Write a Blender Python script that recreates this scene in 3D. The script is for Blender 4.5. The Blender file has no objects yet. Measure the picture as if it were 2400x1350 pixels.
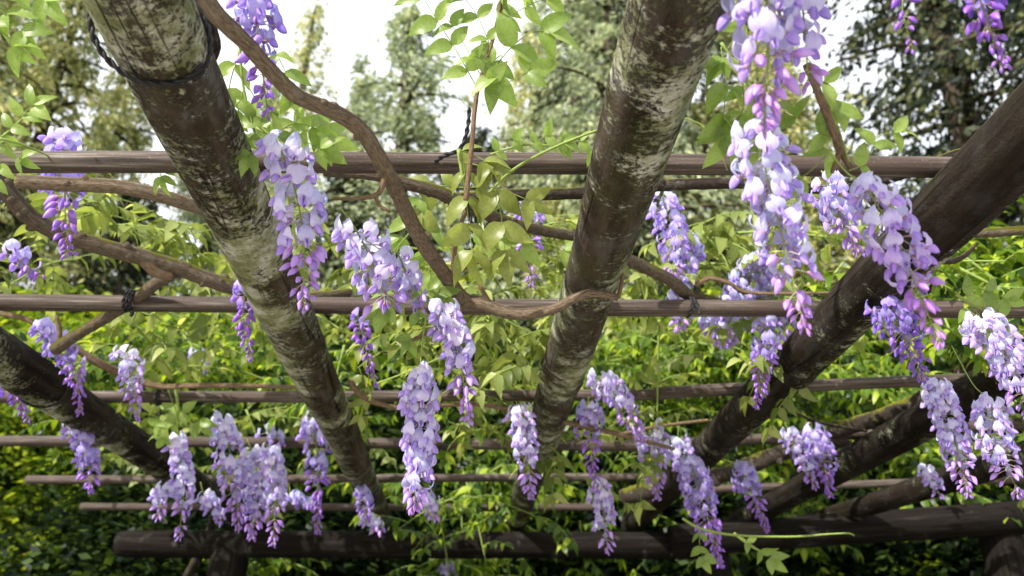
import bpy, math, random
import numpy as np
from mathutils import Vector, Matrix, Quaternion

random.seed(7); rng = np.random.default_rng(7)
SC = bpy.context.scene
COL = SC.collection
# ------------------------------------------------------------------ camera
FPX = 1937.0; PITCH = math.radians(25.5); EYE = Vector((0, 0, 1.6))
cam_d = bpy.data.cameras.new('camera'); cam = bpy.data.objects.new('camera', cam_d); COL.objects.link(cam)
cam_d.sensor_width = 22.3; cam_d.lens = 22.3*FPX/2400.0; cam_d.clip_start = 0.05; cam_d.clip_end = 3000
cam.location = EYE; cam.rotation_euler = (math.pi/2 + PITCH, 0, 0)
cam_d.dof.use_dof = True; cam_d.dof.focus_distance = 1.42; cam_d.dof.aperture_fstop = 2.7
SC.camera = cam
# ------------------------------------------------------------------ light
SUN_EL = math.radians(33); SUN_AZ = math.radians(-138)     # azimuth clockwise from +Y: behind the camera, to its left
W = bpy.data.worlds.new('World'); SC.world = W; W.use_nodes = True
wn = W.node_tree.nodes; wl = W.node_tree.links; wn.clear()
sky = wn.new('ShaderNodeTexSky'); sky.sky_type = 'NISHITA'; sky.sun_disc = False
sky.sun_elevation = SUN_EL; sky.sun_rotation = SUN_AZ; sky.dust_density = 3.0; sky.air_density = 1.0
mixw = wn.new('ShaderNodeMix'); mixw.data_type = 'RGBA'; mixw.inputs[0].default_value = 0.72
mixw.inputs[7].default_value = (9.6, 9.8, 10.1, 1)          # thin white overcast veil, the same all round
bg = wn.new('ShaderNodeBackground'); bg.inputs[1].default_value = 0.12
wo = wn.new('ShaderNodeOutputWorld')
wl.new(sky.outputs[0], mixw.inputs[6]); wl.new(mixw.outputs[2], bg.inputs[0]); wl.new(bg.outputs[0], wo.inputs[0])
sun_d = bpy.data.lights.new('sun', 'SUN'); sun_d.energy = 5.0; sun_d.angle = math.radians(0.6); sun_d.color = (1, .95, .87)
sun = bpy.data.objects.new('sun', sun_d); COL.objects.link(sun)
to_sun = Vector((math.sin(SUN_AZ)*math.cos(SUN_EL), math.cos(SUN_AZ)*math.cos(SUN_EL), math.sin(SUN_EL)))
sun.rotation_euler = to_sun.to_track_quat('Z', 'Y').to_euler(); sun.location = to_sun*30
SC.view_settings.view_transform = 'Standard'; SC.view_settings.look = 'None'
SC.view_settings.exposure = 0.82; SC.view_settings.gamma = 1.0
SC.render.engine = 'CYCLES'
SC.cycles.max_bounces = 8; SC.cycles.diffuse_bounces = 4; SC.cycles.transmission_bounces = 4; SC.cycles.glossy_bounces = 2
SC.cycles.use_denoising = True
# ------------------------------------------------------------------ where things stand
CR = Vector((1, 0, 0)); CU = Vector((0, -math.sin(PITCH), math.cos(PITCH))); CF = Vector((0, math.cos(PITCH), math.sin(PITCH)))
def ray(px, py): return CR*((px-1200)/FPX) + CU*((675-py)/FPX) + CF
def P(px, py, z): return EYE + ray(px, py)*z                       # at a depth
def PH(px, py, h): r = ray(px, py); return EYE + r*(h/r.z)          # at a height above the eye
def PD(px, py, D): r = ray(px, py); return EYE + r*(D/r.y)          # at a distance along the ground

# ------------------------------------------------------------------ materials
def newmat(name):
    m = bpy.data.materials.new(name); m.use_nodes = True
    nt = m.node_tree; nt.nodes.clear()
    return m, nt, nt.nodes.new, nt.links.new
def ramp(N, stops, interp='LINEAR'):
    r = N('ShaderNodeValToRGB'); cr = r.color_ramp; cr.interpolation = interp
    while len(cr.elements) > 1: cr.elements.remove(cr.elements[-1])
    cr.elements[0].position = stops[0][0]; c = stops[0][1]; cr.elements[0].color = (*c, 1) if len(c) == 3 else c
    for p, c in stops[1:]:
        e = cr.elements.new(p); e.color = (*c, 1)
    return r
def g(v): return (v, v, v)
def noise(N, L, vec, scale, detail=6, rough=.55, sc=None, dist=0):
    n = N('ShaderNodeTexNoise'); n.inputs['Scale'].default_value = scale; n.inputs['Detail'].default_value = detail
    n.inputs['Roughness'].default_value = rough; n.inputs['Distortion'].default_value = dist
    if sc:
        mp = N('ShaderNodeMapping'); mp.inputs['Scale'].default_value = sc; L(vec, mp.inputs[0]); L(mp.outputs[0], n.inputs['Vector'])
    else: L(vec, n.inputs['Vector'])
    return n
def mix(N, L, f, a, b, mode='MIX'):
    m = N('ShaderNodeMix'); m.data_type = 'RGBA'; m.blend_type = mode
    for s, v in ((0, f), (6, a), (7, b)):
        if hasattr(v, 'is_linked') or hasattr(v, 'links'): L(v, m.inputs[s])
        elif s == 0: m.inputs[0].default_value = v
        else: m.inputs[s].default_value = (*v, 1)
    return m.outputs[2]
def math_(N, L, op, a, b=None):
    m = N('ShaderNodeMath'); m.operation = op
    for i, v in enumerate((a, b)):
        if v is None: continue
        if hasattr(v, 'links'): L(v, m.inputs[i])
        else: m.inputs[i].default_value = v
    return m.outputs[0]
def finish(m, nt, N, L, col, rough=.8, bump=None, bstr=.5, bdist=.003, spec=.3):
    b = N('ShaderNodeBsdfPrincipled'); o = N('ShaderNodeOutputMaterial')
    if hasattr(col, 'links'): L(col, b.inputs['Base Color'])
    else: b.inputs['Base Color'].default_value = (*col, 1)
    if hasattr(rough, 'links'): L(rough, b.inputs['Roughness'])
    else: b.inputs['Roughness'].default_value = rough
    b.inputs['Specular IOR Level'].default_value = spec
    if bump is not None:
        bp = N('ShaderNodeBump'); bp.inputs['Strength'].default_value = bstr; bp.inputs['Distance'].default_value = bdist
        L(bump, bp.inputs['Height']); L(bp.outputs[0], b.inputs['Normal'])
    L(b.outputs[0], o.inputs[0]); return m

def mat_rafter():
    m, nt, N, L = newmat('lichened_log')
    tc = N('ShaderNodeTexCoord'); v = tc.outputs['Object']           # local X runs along the log
    info = N('ShaderNodeObjectInfo')
    off = N('ShaderNodeVectorMath'); off.operation = 'ADD'; L(v, off.inputs[0])
    rx = N('ShaderNodeCombineXYZ'); L(math_(N, L, 'MULTIPLY', info.outputs['Random'], 37.), rx.inputs[0]); L(rx.outputs[0], off.inputs[1]); w = off.outputs[0]
    grain = noise(N, L, w, 30, 6, .6, (.12, 1, 1))
    fine = noise(N, L, w, 160, 5, .65)
    wood = ramp(N, [(.28, (.018, .012, .008)), (.48, (.062, .042, .028)), (.62, (.12, .088, .062)), (.74, (.20, .17, .14))]); L(grain.outputs[0], wood.inputs[0])
    # rings of pale lichen broken by darker transverse gaps
    bands = noise(N, L, w, 15, 5, .62, (1.9, .65, .65), .3)
    patch = noise(N, L, w, 6.5, 3, .5, (.6, 1, 1))
    crust = noise(N, L, w, 95, 9, .82, (1.25, 1, 1))
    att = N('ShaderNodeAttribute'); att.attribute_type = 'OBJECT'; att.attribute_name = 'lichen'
    atd = N('ShaderNodeAttribute'); atd.attribute_type = 'OBJECT'; atd.attribute_name = 'lichen_side'
    sp = N('ShaderNodeSeparateXYZ'); L(v, sp.inputs[0])
    side = math_(N, L, 'MULTIPLY', sp.outputs[1], atd.outputs['Fac'])                 # more on one flank
    s = math_(N, L, 'ADD', math_(N, L, 'MULTIPLY', bands.outputs[0], .62), math_(N, L, 'MULTIPLY', patch.outputs[0], 1.0))
    s = math_(N, L, 'ADD', s, math_(N, L, 'MULTIPLY', crust.outputs[0], 1.35))
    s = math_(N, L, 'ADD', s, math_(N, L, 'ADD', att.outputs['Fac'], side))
    s = math_(N, L, 'ADD', s, math_(N, L, 'MULTIPLY', math_(N, L, 'SUBTRACT', 2.8, sp.outputs[0]), .035))      # lichen thinned toward the far end, putting flash falloff into the colour
    lm = ramp(N, [(.0, g(0)), (.47, g(0)), (.53, g(.5)), (.57, g(.9)), (.66, g(1))])
    L(math_(N, L, 'SUBTRACT', s, .985), lm.inputs[0])
    lcol = ramp(N, [(.3, (.13, .14, .055)), (.44, (.22, .23, .12)), (.56, (.40, .40, .29)), (.7, (.58, .57, .50))]); L(noise(N, L, w, 22, 5, .6).outputs[0], lcol.inputs[0])
    lc = mix(N, L, .55, lcol.outputs[0], ramp_out(N, L, fine.outputs[0], [(.3, g(.35)), (.6, g(1))]), 'MULTIPLY')
    alg = ramp(N, [(.50, g(0)), (.68, g(.65))]); L(noise(N, L, w, 9, 5, .6).outputs[0], alg.inputs[0])
    att2 = N('ShaderNodeAttribute'); att2.attribute_type = 'OBJECT'; att2.attribute_name = 'wood_shade_tone'
    base = mix(N, L, alg.outputs[0], wood.outputs[0], (.085, .085, .030))
    gr = ramp_out(N, L, noise(N, L, w, 16, 7, .7, (.5, 1, 1)).outputs[0], [(.50, g(0)), (.66, g(.6))]); base = mix(N, L, gr, base, (.19, .18, .165))
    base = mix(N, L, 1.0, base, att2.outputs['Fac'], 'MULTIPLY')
    col = mix(N, L, lm.outputs[0], base, lc)
    # long checks in the wood
    cr = noise(N, L, w, 5, 3, .5, (.10, 2.2, 2.2), .3)
    cm = ramp(N, [(.490, g(0)), (.498, g(1)), (.502, g(1)), (.510, g(0))]); L(cr.outputs[0], cm.inputs[0])
    brk = ramp_out(N, L, noise(N, L, w, 3.5, 4, .6).outputs[0], [(.44, g(0)), (.56, g(.9))])
    col = mix(N, L, math_(N, L, 'MULTIPLY', cm.outputs[0], brk), col, (.012, .008, .006))
    h = math_(N, L, 'ADD', math_(N, L, 'MULTIPLY', fine.outputs[0], .5), math_(N, L, 'MULTIPLY', lm.outputs[0], .35))
    h = math_(N, L, 'SUBTRACT', math_(N, L, 'ADD', h, math_(N, L, 'MULTIPLY', grain.outputs[0], .8)), math_(N, L, 'MULTIPLY', math_(N, L, 'MULTIPLY', cm.outputs[0], brk), .9))
    return finish(m, nt, N, L, col, .9, h, 1.0, .008, .1)
def ramp_out(N, L, src, stops):
    r = ramp(N, stops); L(src, r.inputs[0]); return r.outputs[0]
def mat_pole():
    m, nt, N, L = newmat('weathered_pole')
    tc = N('ShaderNodeTexCoord'); v = tc.outputs['Object']; info = N('ShaderNodeObjectInfo')
    off = N('ShaderNodeVectorMath'); off.operation = 'ADD'; L(v, off.inputs[0])
    rx = N('ShaderNodeCombineXYZ'); L(math_(N, L, 'MULTIPLY', info.outputs['Random'], 51.), rx.inputs[0]); L(rx.outputs[0], off.inputs[1]); w = off.outputs[0]
    a = noise(N, L, w, 170, 6, .6, (.03, 1, 1), .2); b = noise(N, L, w, 5, 4, .6, (.8, 1.5, 1.5)); c = noise(N, L, w, 200, 4, .6)
    wood = ramp(N, [(.34, (.014, .010, .008)), (.46, (.048, .035, .028)), (.57, (.095, .073, .060)), (.72, (.22, .195, .18))]); L(a.outputs[0], wood.inputs[0])
    col = mix(N, L, ramp_out(N, L, b.outputs[0], [(.38, g(.0)), (.66, g(.8))]), wood.outputs[0], (.055, .035, .026))
    col = mix(N, L, ramp_out(N, L, c.outputs[0], [(.62, g(0)), (.72, g(.35))]), col, (.34, .31, .28))
    h = math_(N, L, 'ADD', a.outputs[0], math_(N, L, 'MULTIPLY', c.outputs[0], .3))
    return finish(m, nt, N, L, col, .75, h, .3, .001, .3)
def mat_bark(name, c1, c2, moss):
    m, nt, N, L = newmat(name)
    tc = N('ShaderNodeTexCoord'); v = tc.outputs['Object']; uv = tc.outputs['UV']
    a = noise(N, L, uv, 320, 6, .65, (.22, 1, 1)); b = noise(N, L, v, 40, 6, .65); c = noise(N, L, v, 14, 4, .6)
    col = mix(N, L, ramp_out(N, L, a.outputs[0], [(.35, g(0)), (.65, g(1))]), c1, c2)
    col = mix(N, L, ramp_out(N, L, b.outputs[0], [(.55, g(0)), (.75, g(.5))]), col, (.26, .24, .20))
    geo = N('ShaderNodeNewGeometry'); sp = N('ShaderNodeSeparateXYZ'); L(geo.outputs['Normal'], sp.inputs[0])
    if moss > 0:
        f = math_(N, L, 'ADD', math_(N, L, 'MULTIPLY', sp.outputs[2], .22), math_(N, L, 'ADD', c.outputs[0], math_(N, L, 'MULTIPLY', b.outputs[0], .4)))
        mk = ramp_out(N, L, f, [(.86-moss, g(0)), (.95-moss, g(1))])
        col = mix(N, L, mk, col, mix(N, L, b.outputs[0], (.05, .055, .008), (.17, .16, .02)))
    h = math_(N, L, 'ADD', a.outputs[0], b.outputs[0])
    return finish(m, nt, N, L, col, .9, h, 1.0, .006, .1)
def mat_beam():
    m, nt, N, L = newmat('shade_darkened_log')
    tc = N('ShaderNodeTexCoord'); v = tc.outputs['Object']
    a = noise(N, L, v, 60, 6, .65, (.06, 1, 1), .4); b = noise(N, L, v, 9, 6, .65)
    col = ramp(N, [(.3, (.005, .004, .0035)), (.55, (.012, .010, .0085)), (.75, (.030, .026, .023))]); L(a.outputs[0], col.inputs[0])  # near-black tone puts the lack of flash light into the colour
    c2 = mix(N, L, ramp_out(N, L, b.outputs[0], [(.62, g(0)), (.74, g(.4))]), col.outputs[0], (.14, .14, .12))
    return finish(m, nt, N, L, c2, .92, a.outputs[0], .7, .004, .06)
def thin(name, col_fn, trans=.4, gloss=.06, rough=.4, tcol=None):
    m, nt, N, L = newmat(name)
    col = col_fn(N, L)
    d = N('ShaderNodeBsdfDiffuse'); t = N('ShaderNodeBsdfTranslucent'); gl = N('ShaderNodeBsdfGlossy'); gl.inputs['Roughness'].default_value = rough
    L(col, d.inputs[0])
    tc = mix(N, L, 1.0, col, tcol, 'MULTIPLY') if tcol else col
    L(tc, t.inputs[0])
    mx = N('ShaderNodeMixShader'); mx.inputs[0].default_value = trans; L(d.outputs[0], mx.inputs[1]); L(t.outputs[0], mx.inputs[2])
    out = N('ShaderNodeOutputMaterial')
    if gloss > 0:
        m2 = N('ShaderNodeMixShader'); m2.inputs[0].default_value = gloss; L(mx.outputs[0], m2.inputs[1]); L(gl.outputs[0], m2.inputs[2]); L(m2.outputs[0], out.inputs[0])
    else: L(mx.outputs[0], out.inputs[0])
    return m
def leaf_col(stops, use_island=True, amp=.35):
    def f(N, L):
        geo = N('ShaderNodeNewGeometry'); info = N('ShaderNodeObjectInfo'); tc = N('ShaderNodeTexCoord')
        n = noise(N, L, tc.outputs['Object'], 1.1 if use_island else 12, 3, .6)
        r = geo.outputs['Random Per Island'] if use_island else info.outputs['Random']
        f = math_(N, L, 'ADD', math_(N, L, 'MULTIPLY', n.outputs[0], 1-amp), math_(N, L, 'MULTIPLY', r, amp))
        return ramp_out(N, L, f, stops)
    return f
def petal_col(kind):
    def f(N, L):
        info = N('ShaderNodeObjectInfo'); a = N('ShaderNodeAttribute'); a.attribute_name = 'shade'
        base = info.outputs['Color']
        tc = N('ShaderNodeTexCoord'); n = noise(N, L, tc.outputs['Object'], 7, 3, .6, (1, 4, 1))
        if kind == 'banner':
            c = mix(N, L, a.outputs['Fac'], base, mix(N, L, .6, base, (.82, .80, .88)))
            c = mix(N, L, ramp_out(N, L, a.outputs['Fac'], [(.62, g(0)), (.95, g(.75))]), c, (.84, .82, .50))
            vn = noise(N, L, tc.outputs['Object'], 9, 2, .5, (.5, 5, .5)); c = mix(N, L, ramp_out(N, L, vn.outputs[0], [(.50, g(0)), (.58, g(.30))]), c, mix(N, L, 1., base, (.62, .48, .86), 'MULTIPLY'))
            c = mix(N, L, ramp_out(N, L, n.outputs[0], [(.45, g(0)), (.7, g(.35))]), c, mix(N, L, 1., base, (.72, .6, .95), 'MULTIPLY'))
        elif kind == 'wing':
            c = mix(N, L, 1., base, (.60, .42, .82), 'MULTIPLY'); c = mix(N, L, a.outputs['Fac'], c, mix(N, L, .3, base, (.8, .5, .85)))
        else:
            c = mix(N, L, 1., base, (.78, .54, .84), 'MULTIPLY'); c = mix(N, L, a.outputs['Fac'], c, (.34, .10, .50))
        return c
    return f
M = {}
M['rafter'] = mat_rafter(); M['pole'] = mat_pole(); M['beam'] = mat_beam()
M['vine'] = mat_bark('vine_bark', (.085, .062, .042), (.26, .195, .135), .0)
M['vine_moss'] = mat_bark('mossy_vine_bark', (.055, .042, .03), (.17, .13, .09), .12)
M['vine_dark'] = mat_bark('dark_vine_bark', (.018, .014, .012), (.065, .05, .04), .08)
M['twig'] = mat_bark('twig_bark', (.12, .075, .045), (.27, .19, .12), .0)
M['trunk'] = mat_bark('trunk_bark', (.03, .022, .016), (.09, .07, .055), .04)
def plain(name, c, rough=.7):
    m, nt, N, L = newmat(name); tc = N('ShaderNodeTexCoord')
    n = noise(N, L, tc.outputs['Object'], 90, 4, .6)
    return finish(m, nt, N, L, mix(N, L, n.outputs[0], tuple(x*.65 for x in c), tuple(min(1, x*1.3) for x in c)), rough, n.outputs[0], .3, .001)
M['green_stem'] = plain('green_stem', (.20, .27, .06)); M['rope'] = plain('tarred_rope', (.012, .011, .012), .6)
M['calyx'] = plain('calyx_skin', (.33, .20, .30)); M['pedicel'] = plain('pedicel_skin', (.40, .36, .30))
M['banner'] = thin('banner_petal', petal_col('banner'), .48, .0)
M['wing'] = thin('wing_petal', petal_col('wing'), .38, .01)
M['bud'] = thin('bud_petal', petal_col('bud'), .22, .05)
M['leaf_young'] = thin('young_leaf', leaf_col([(.2, (.17, .26, .05)), (.5, (.28, .39, .085)), (.8, (.42, .52, .15))], False), .58, .03, .4, (1.0, 1.1, .6))
M['leaf_bronze'] = thin('bronze_leaf', leaf_col([(.2, (.18, .21, .04)), (.5, (.27, .32, .07)), (.8, (.38, .43, .12))], False), .55, .03, .4, (1.05, 1.05, .6))
M['leaf_mid'] = thin('vine_leaf', leaf_col([(.28, (.020, .052, .006)), (.48, (.13, .23, .018)), (.70, (.42, .53, .045))], True, .55), .58, .02, .4, (1.15, 1.05, .5))
M['leaf_pale'] = thin('pale_vine_leaf', leaf_col([(.28, (.13, .18, .04)), (.5, (.28, .34, .09)), (.72, (.46, .52, .18))], True, .55), .58, .02, .4, (1.1, 1.05, .6))
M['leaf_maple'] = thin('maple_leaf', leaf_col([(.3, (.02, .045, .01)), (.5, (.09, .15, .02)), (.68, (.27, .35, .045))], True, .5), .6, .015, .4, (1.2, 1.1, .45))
M['leaf_shade'] = thin('undergrowth_leaf', leaf_col([(.3, (.004, .010, .005)), (.5, (.011, .024, .010)), (.70, (.06, .10, .020))], True, .45), .45, .012, .4, (1.1, 1.05, .6))  # leaf colour darkened to stand for shade low in the wood
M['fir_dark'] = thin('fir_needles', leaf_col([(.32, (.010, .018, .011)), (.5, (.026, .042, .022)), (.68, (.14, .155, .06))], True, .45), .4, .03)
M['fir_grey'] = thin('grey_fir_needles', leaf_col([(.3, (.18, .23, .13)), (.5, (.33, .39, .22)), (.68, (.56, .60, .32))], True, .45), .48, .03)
M['fir_gold'] = thin('sun_tinted_fir_needles', leaf_col([(.3, (.16, .20, .07)), (.5, (.40, .43, .15)), (.66, (.74, .70, .30))], True, .45), .48, .03)  # sunlight put into this lighter, yellower needle colour

# ------------------------------------------------------------------ mesh helpers
def catmull(pts, rad, step):
    pts = [Vector(p) for p in pts]; out = []; ro = []
    n = len(pts)
    if n == 2: pts = [pts[0], (pts[0]+pts[1])/2, pts[1]]; rad = [rad[0], (rad[0]+rad[1])/2, rad[1]]; n = 3
    for i in range(n-1):
        p0 = pts[max(i-1, 0)]; p1 = pts[i]; p2 = pts[i+1]; p3 = pts[min(i+2, n-1)]
        k = max(2, int((p2-p1).length/step))
        for j in range(k):
            t = j/k
            out.append(0.5*((2*p1)+(p2-p0)*t+(2*p0-5*p1+4*p2-p3)*t*t+(3*p1-p0-3*p2+p3)*t**3)); ro.append(rad[i]*(1-t)+rad[i+1]*t)
    out.append(pts[-1]); ro.append(rad[-1]); return out, ro
def tube(pts, rad, sides=8, step=None, smooth=True, wob=0.0, seed=0, cap=True, spline=True):
    """verts, faces, uvs of a tube through pts"""
    if spline: pts, rad = catmull(pts, rad, step or .02)
    else: pts = [Vector(p) for p in pts]
    r = random.Random(seed); V = []; F = []; UV = []
    up = Vector((0, 0, 1)); t0 = (pts[1]-pts[0]).normalized()
    nrm = t0.cross(up); nrm = nrm.normalized() if nrm.length > .1 else t0.cross(Vector((1, 0, 0))).normalized()
    ph = [r.uniform(0, 6.28) for _ in range(4)]; s = 0
    for i, p in enumerate(pts):
        t = (pts[min(i+1, len(pts)-1)]-pts[max(i-1, 0)]).normalized()
        nrm = (nrm - t*nrm.dot(t)).normalized(); b = t.cross(nrm)
        if i: s += (p-pts[i-1]).length
        for k in range(sides):
            a = 2*math.pi*k/sides; rr = rad[i]
            if wob: rr *= 1 + wob*(math.sin(s/rad[0]*.55+ph[0]+math.sin(a+ph[1]))*.5+math.sin(s/rad[0]*1.7+2*a+ph[2])*.35+r.uniform(-.4, .4))
            V.append(p+(nrm*math.cos(a)+b*math.sin(a))*rr); UV.append((s, a*rad[i]))
    m = len(pts)
    for i in range(m-1):
        for k in range(sides):
            a = i*sides+k; c = i*sides+(k+1) % sides; F.append((a, c, c+sides, a+sides))
    if cap: F.append(tuple(range(sides-1, -1, -1))); F.append(tuple(range((m-1)*sides, m*sides)))
    return V, F, UV
class MB:
    def __init__(s): s.V = []; s.F = []; s.M = []; s.S = []; s.UV = []
    def add(s, V, F, mi=0, shade=None, uv=None):
        o = len(s.V); s.V += [tuple(v) for v in V]; s.F += [tuple(i+o for i in f) for f in F]; s.M += [mi]*len(F)
        s.S += list(shade) if shade is not None else [0.0]*len(V); s.UV += list(uv) if uv is not None else [(0, 0)]*len(V)
        return s
    def tube(s, pts, rad, sides=6, mi=0, **k):
        V, F, UV = tube(pts, rad, sides, **k); return s.add(V, F, mi, None, UV)
    def mesh(s, name, mats, smooth=True):
        me = bpy.data.meshes.new(name); me.from_pydata(s.V, [], s.F)
        for m in mats: me.materials.append(M[m])
        me.polygons.foreach_set('material_index', s.M)
        me.polygons.foreach_set('use_smooth', [smooth]*len(s.F))
        a = me.attributes.new('shade', 'FLOAT', 'POINT'); a.data.foreach_set('value', s.S)
        ul = me.uv_layers.new(name='UVMap'); li = np.empty(len(me.loops), dtype=np.int32); me.loops.foreach_get('vertex_index', li)
        ul.data.foreach_set('uv', np.array(s.UV, dtype=np.float32)[li].ravel()); me.update(); return me
def link(name, data, parent=None, loc=None, color=None):
    o = bpy.data.objects.new(name, data); COL.objects.link(o)
    if parent is not None: o.parent = parent
    if loc is not None: o.location = loc
    if color: o.color = color
    return o
def tag(o, label=None, cat=None, group=None, kind=None):
    if label: o['label'] = label
    if cat: o['category'] = cat
    if group: o['group'] = group
    if kind: o['kind'] = kind
    return o
def fast_mesh(name, V, nf, mat, quad=4):
    """V: (nf*quad,3) separate faces"""
    me = bpy.data.meshes.new(name); n = nf*quad
    me.vertices.add(n); me.vertices.foreach_set('co', V.astype(np.float32).ravel())
    me.loops.add(n); me.loops.foreach_set('vertex_index', np.arange(n, dtype=np.int32))
    me.polygons.add(nf); me.polygons.foreach_set('loop_start', np.arange(0, n, quad, dtype=np.int32))
    me.polygons.foreach_set('use_smooth', np.zeros(nf, dtype=bool))
    me.materials.append(M[mat]); me.update(calc_edges=True); me.validate(); return me

# ------------------------------------------------------------------ ground
def ground():
    m, nt, N, L = newmat('pale_bounce_gravel'); tc = N('ShaderNodeTexCoord'); v = tc.outputs['Object']
    a = noise(N, L, v, 60, 6, .7); b = noise(N, L, v, .6, 4, .6)
    col = mix(N, L, a.outputs[0], (.44, .41, .35), (.70, .66, .58)); finish(m, nt, N, L, col, .9, a.outputs[0], .6, .01)
    M['gravel'] = m
    m, nt, N, L = newmat('forest_floor'); tc = N('ShaderNodeTexCoord'); v = tc.outputs['Object']
    a = noise(N, L, v, 9, 6, .7); b = noise(N, L, v, .4, 4, .6)
    col = mix(N, L, b.outputs[0], mix(N, L, a.outputs[0], (.018, .015, .010), (.06, .05, .032)), mix(N, L, a.outputs[0], (.012, .025, .008), (.035, .06, .018)))
    finish(m, nt, N, L, col, .95, a.outputs[0], .8, .03); M['floor'] = m
    n = 41; e = np.linspace(-1, 1, n); e = np.sign(e)*np.abs(e)**2.2*600
    V = [(x, y, 0.0 if abs(x) < 12 and abs(y) < 14 else .12*math.sin(x*.13)*math.sin(y*.11)) for y in e for x in e]
    F = [(j*n+i, j*n+i+1, (j+1)*n+i+1, (j+1)*n+i) for j in range(n-1) for i in range(n-1)]
    o = link('ground', MB().add(V, F).mesh('ground', ['floor'])); tag(o, 'dark forest floor under the trees', kind='structure')
    V = []; F = []; r = random.Random(3); m_ = 40                       # unseen pale patch, added to bounce sunlight up near the camera
    for i in range(m_+1):
        x = -9+18*i/m_; y0 = -3.6+.25*math.sin(x*.7)+r.uniform(-.04, .04); y1 = 1.75+.2*math.sin(x*.9+1)+r.uniform(-.04, .04)
        for j in range(9): V.append((x, y0+(y1-y0)*j/8, .006+.03*math.sin(math.pi*j/8)))
    for i in range(m_):
        for j in range(8): F.append((i*9+j, (i+1)*9+j, (i+1)*9+j+1, i*9+j+1))
    o = link('bounce_gravel', MB().add(V, F).mesh('bounce_gravel', ['gravel'])); tag(o, 'unseen pale gravel added to bounce light up', kind='structure')
ground()

# ------------------------------------------------------------------ the pergola
H_R = .770; R_R = .0625; H_P = .770+.0625+.0185; R_P = .0205
perg = link('pergola', None, loc=(0, 2.0, 0)); perg.empty_display_size = .2
tag(perg, 'rustic log pergola of thick lichened rafters under slim crossbar poles', 'pergola')
def log(name, a, b, r, mat, seed, sides=40, step=.03, taper=0., wob=.02, crack=True, bow=0.):
    """a round log from a to b, local X along it"""
    d = b-a; Ln = d.length; n = max(6, int(Ln/step)); rr = random.Random(seed); V = []; F = []
    ph = [rr.uniform(0, 6.28) for _ in range(8)]
    kn = [(rr.uniform(0, Ln), rr.uniform(0, 6.28), rr.uniform(.05, .13)) for _ in range(int(Ln*(3.0 if crack else 1.2)))]
    for i in range(n+1):
        x = Ln*i/n; base = r*(1-taper*i/n)
        e = 1.0
        if i == 0 or i == n: e = .90
        for k in range(sides):
            an = 2*math.pi*k/sides
            q = base*e*(1+wob*(math.sin(x*3.1/(.3+r*4)+ph[0]+math.sin(an+ph[1]))+.7*math.sin(2*an+x*1.9+ph[2])+.5*math.sin(3*an-x*4.3+ph[3])+.35*math.sin(5*an+x*9+ph[4])) + rr.uniform(-.007, .007))
            for kx, ka, kh in kn:
                if abs(x-kx) < r*1.2:
                    da = ((an-ka+math.pi) % (2*math.pi)-math.pi); q += r*kh*math.exp(-((x-kx)/(r*.38))**2-(da/.33)**2)
            if crack:
                for c in (ph[5], ph[6]):
                    da = (an-c-.25*math.sin(x*1.3+c)+math.pi) % (2*math.pi)-math.pi
                    if abs(da) < .09: q -= r*.055*(1-abs(da)/.09)*(0.5+.5*math.sin(x*2.1+c*3))
            V.append((x, q*math.cos(an)+bow*math.sin(math.pi*i/n), q*math.sin(an)))
    for i in range(n):
        for k in range(sides):
            p = i*sides+k; c = i*sides+(k+1) % sides; F.append((p, c, c+sides, p+sides))
    F.append(tuple(range(sides-1, -1, -1))); F.append(tuple(range(n*sides, (n+1)*sides)))
    me = MB().add(V, F).mesh(name, [mat])
    for pl in list(me.polygons)[-2:]: pl.use_smooth = False
    o = link(name, me, perg)
    q = d.to_track_quat('X', 'Z'); o.rotation_mode = 'QUATERNION'; o.rotation_quaternion = q; o.location = a-perg.location
    return o
def rafter(p0, p1, back, fwd, lichen, side, seed, label, r=R_R):
    a = PH(*p0, H_R); b = PH(*p1, H_R); d = (b-a).normalized()
    a2 = a-d*back; b2 = a+d*((4.62-a.y)/d.y) if fwd is None else b+d*fwd
    o = log('rafter', a2, b2, r, 'rafter', seed, taper=.10); o['lichen'] = lichen; o['wood_shade_tone'] = {1: .70, 2: .60, 3: .24, 4: .28, 5: .17, 6: .17}[seed]; o['lichen_side'] = side; o['label'] = label  # tone per log: its own dark wood plus shade put into the colour
    return o
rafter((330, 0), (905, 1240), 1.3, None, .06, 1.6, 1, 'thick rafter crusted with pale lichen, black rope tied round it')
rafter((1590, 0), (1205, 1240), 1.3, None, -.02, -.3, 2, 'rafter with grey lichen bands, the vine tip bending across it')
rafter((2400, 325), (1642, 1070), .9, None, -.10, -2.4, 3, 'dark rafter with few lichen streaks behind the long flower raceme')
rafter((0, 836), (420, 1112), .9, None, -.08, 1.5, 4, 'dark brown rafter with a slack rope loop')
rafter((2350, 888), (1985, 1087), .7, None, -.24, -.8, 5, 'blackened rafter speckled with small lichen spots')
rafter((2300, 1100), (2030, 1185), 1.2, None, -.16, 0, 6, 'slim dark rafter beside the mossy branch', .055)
def pole(p0, p1, seed, r=R_P, h=H_P, bow=0.):
    return log('crossbar', PH(*p0, h), PH(*p1, h), r, 'pole', seed, sides=20, step=.03, wob=.022, crack=False, bow=bow, taper=.10 if seed % 2 else -.08)
pole((-500, 381), (2900, 402), 11, bow=-.012); pole((-500, 703), (2900, 727), 12, bow=.012)
pole((-300, 930), (1560, 925), 13, bow=.01); pole((1530, 922), (2290, 889), 23, bow=-.01)
pole((-300, 1032), (1560, 1046), 14, bow=-.014); pole((1500, 1046), (2500, 985), 24)
pole((62, 1125), (1560, 1118), 15, R_P*.98); pole((1540, 1150), (2500, 1120), 25, R_P*.98)
pole((190, 1188), (1400, 1189), 16, bow=.012, r= R_P*.98)
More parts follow.
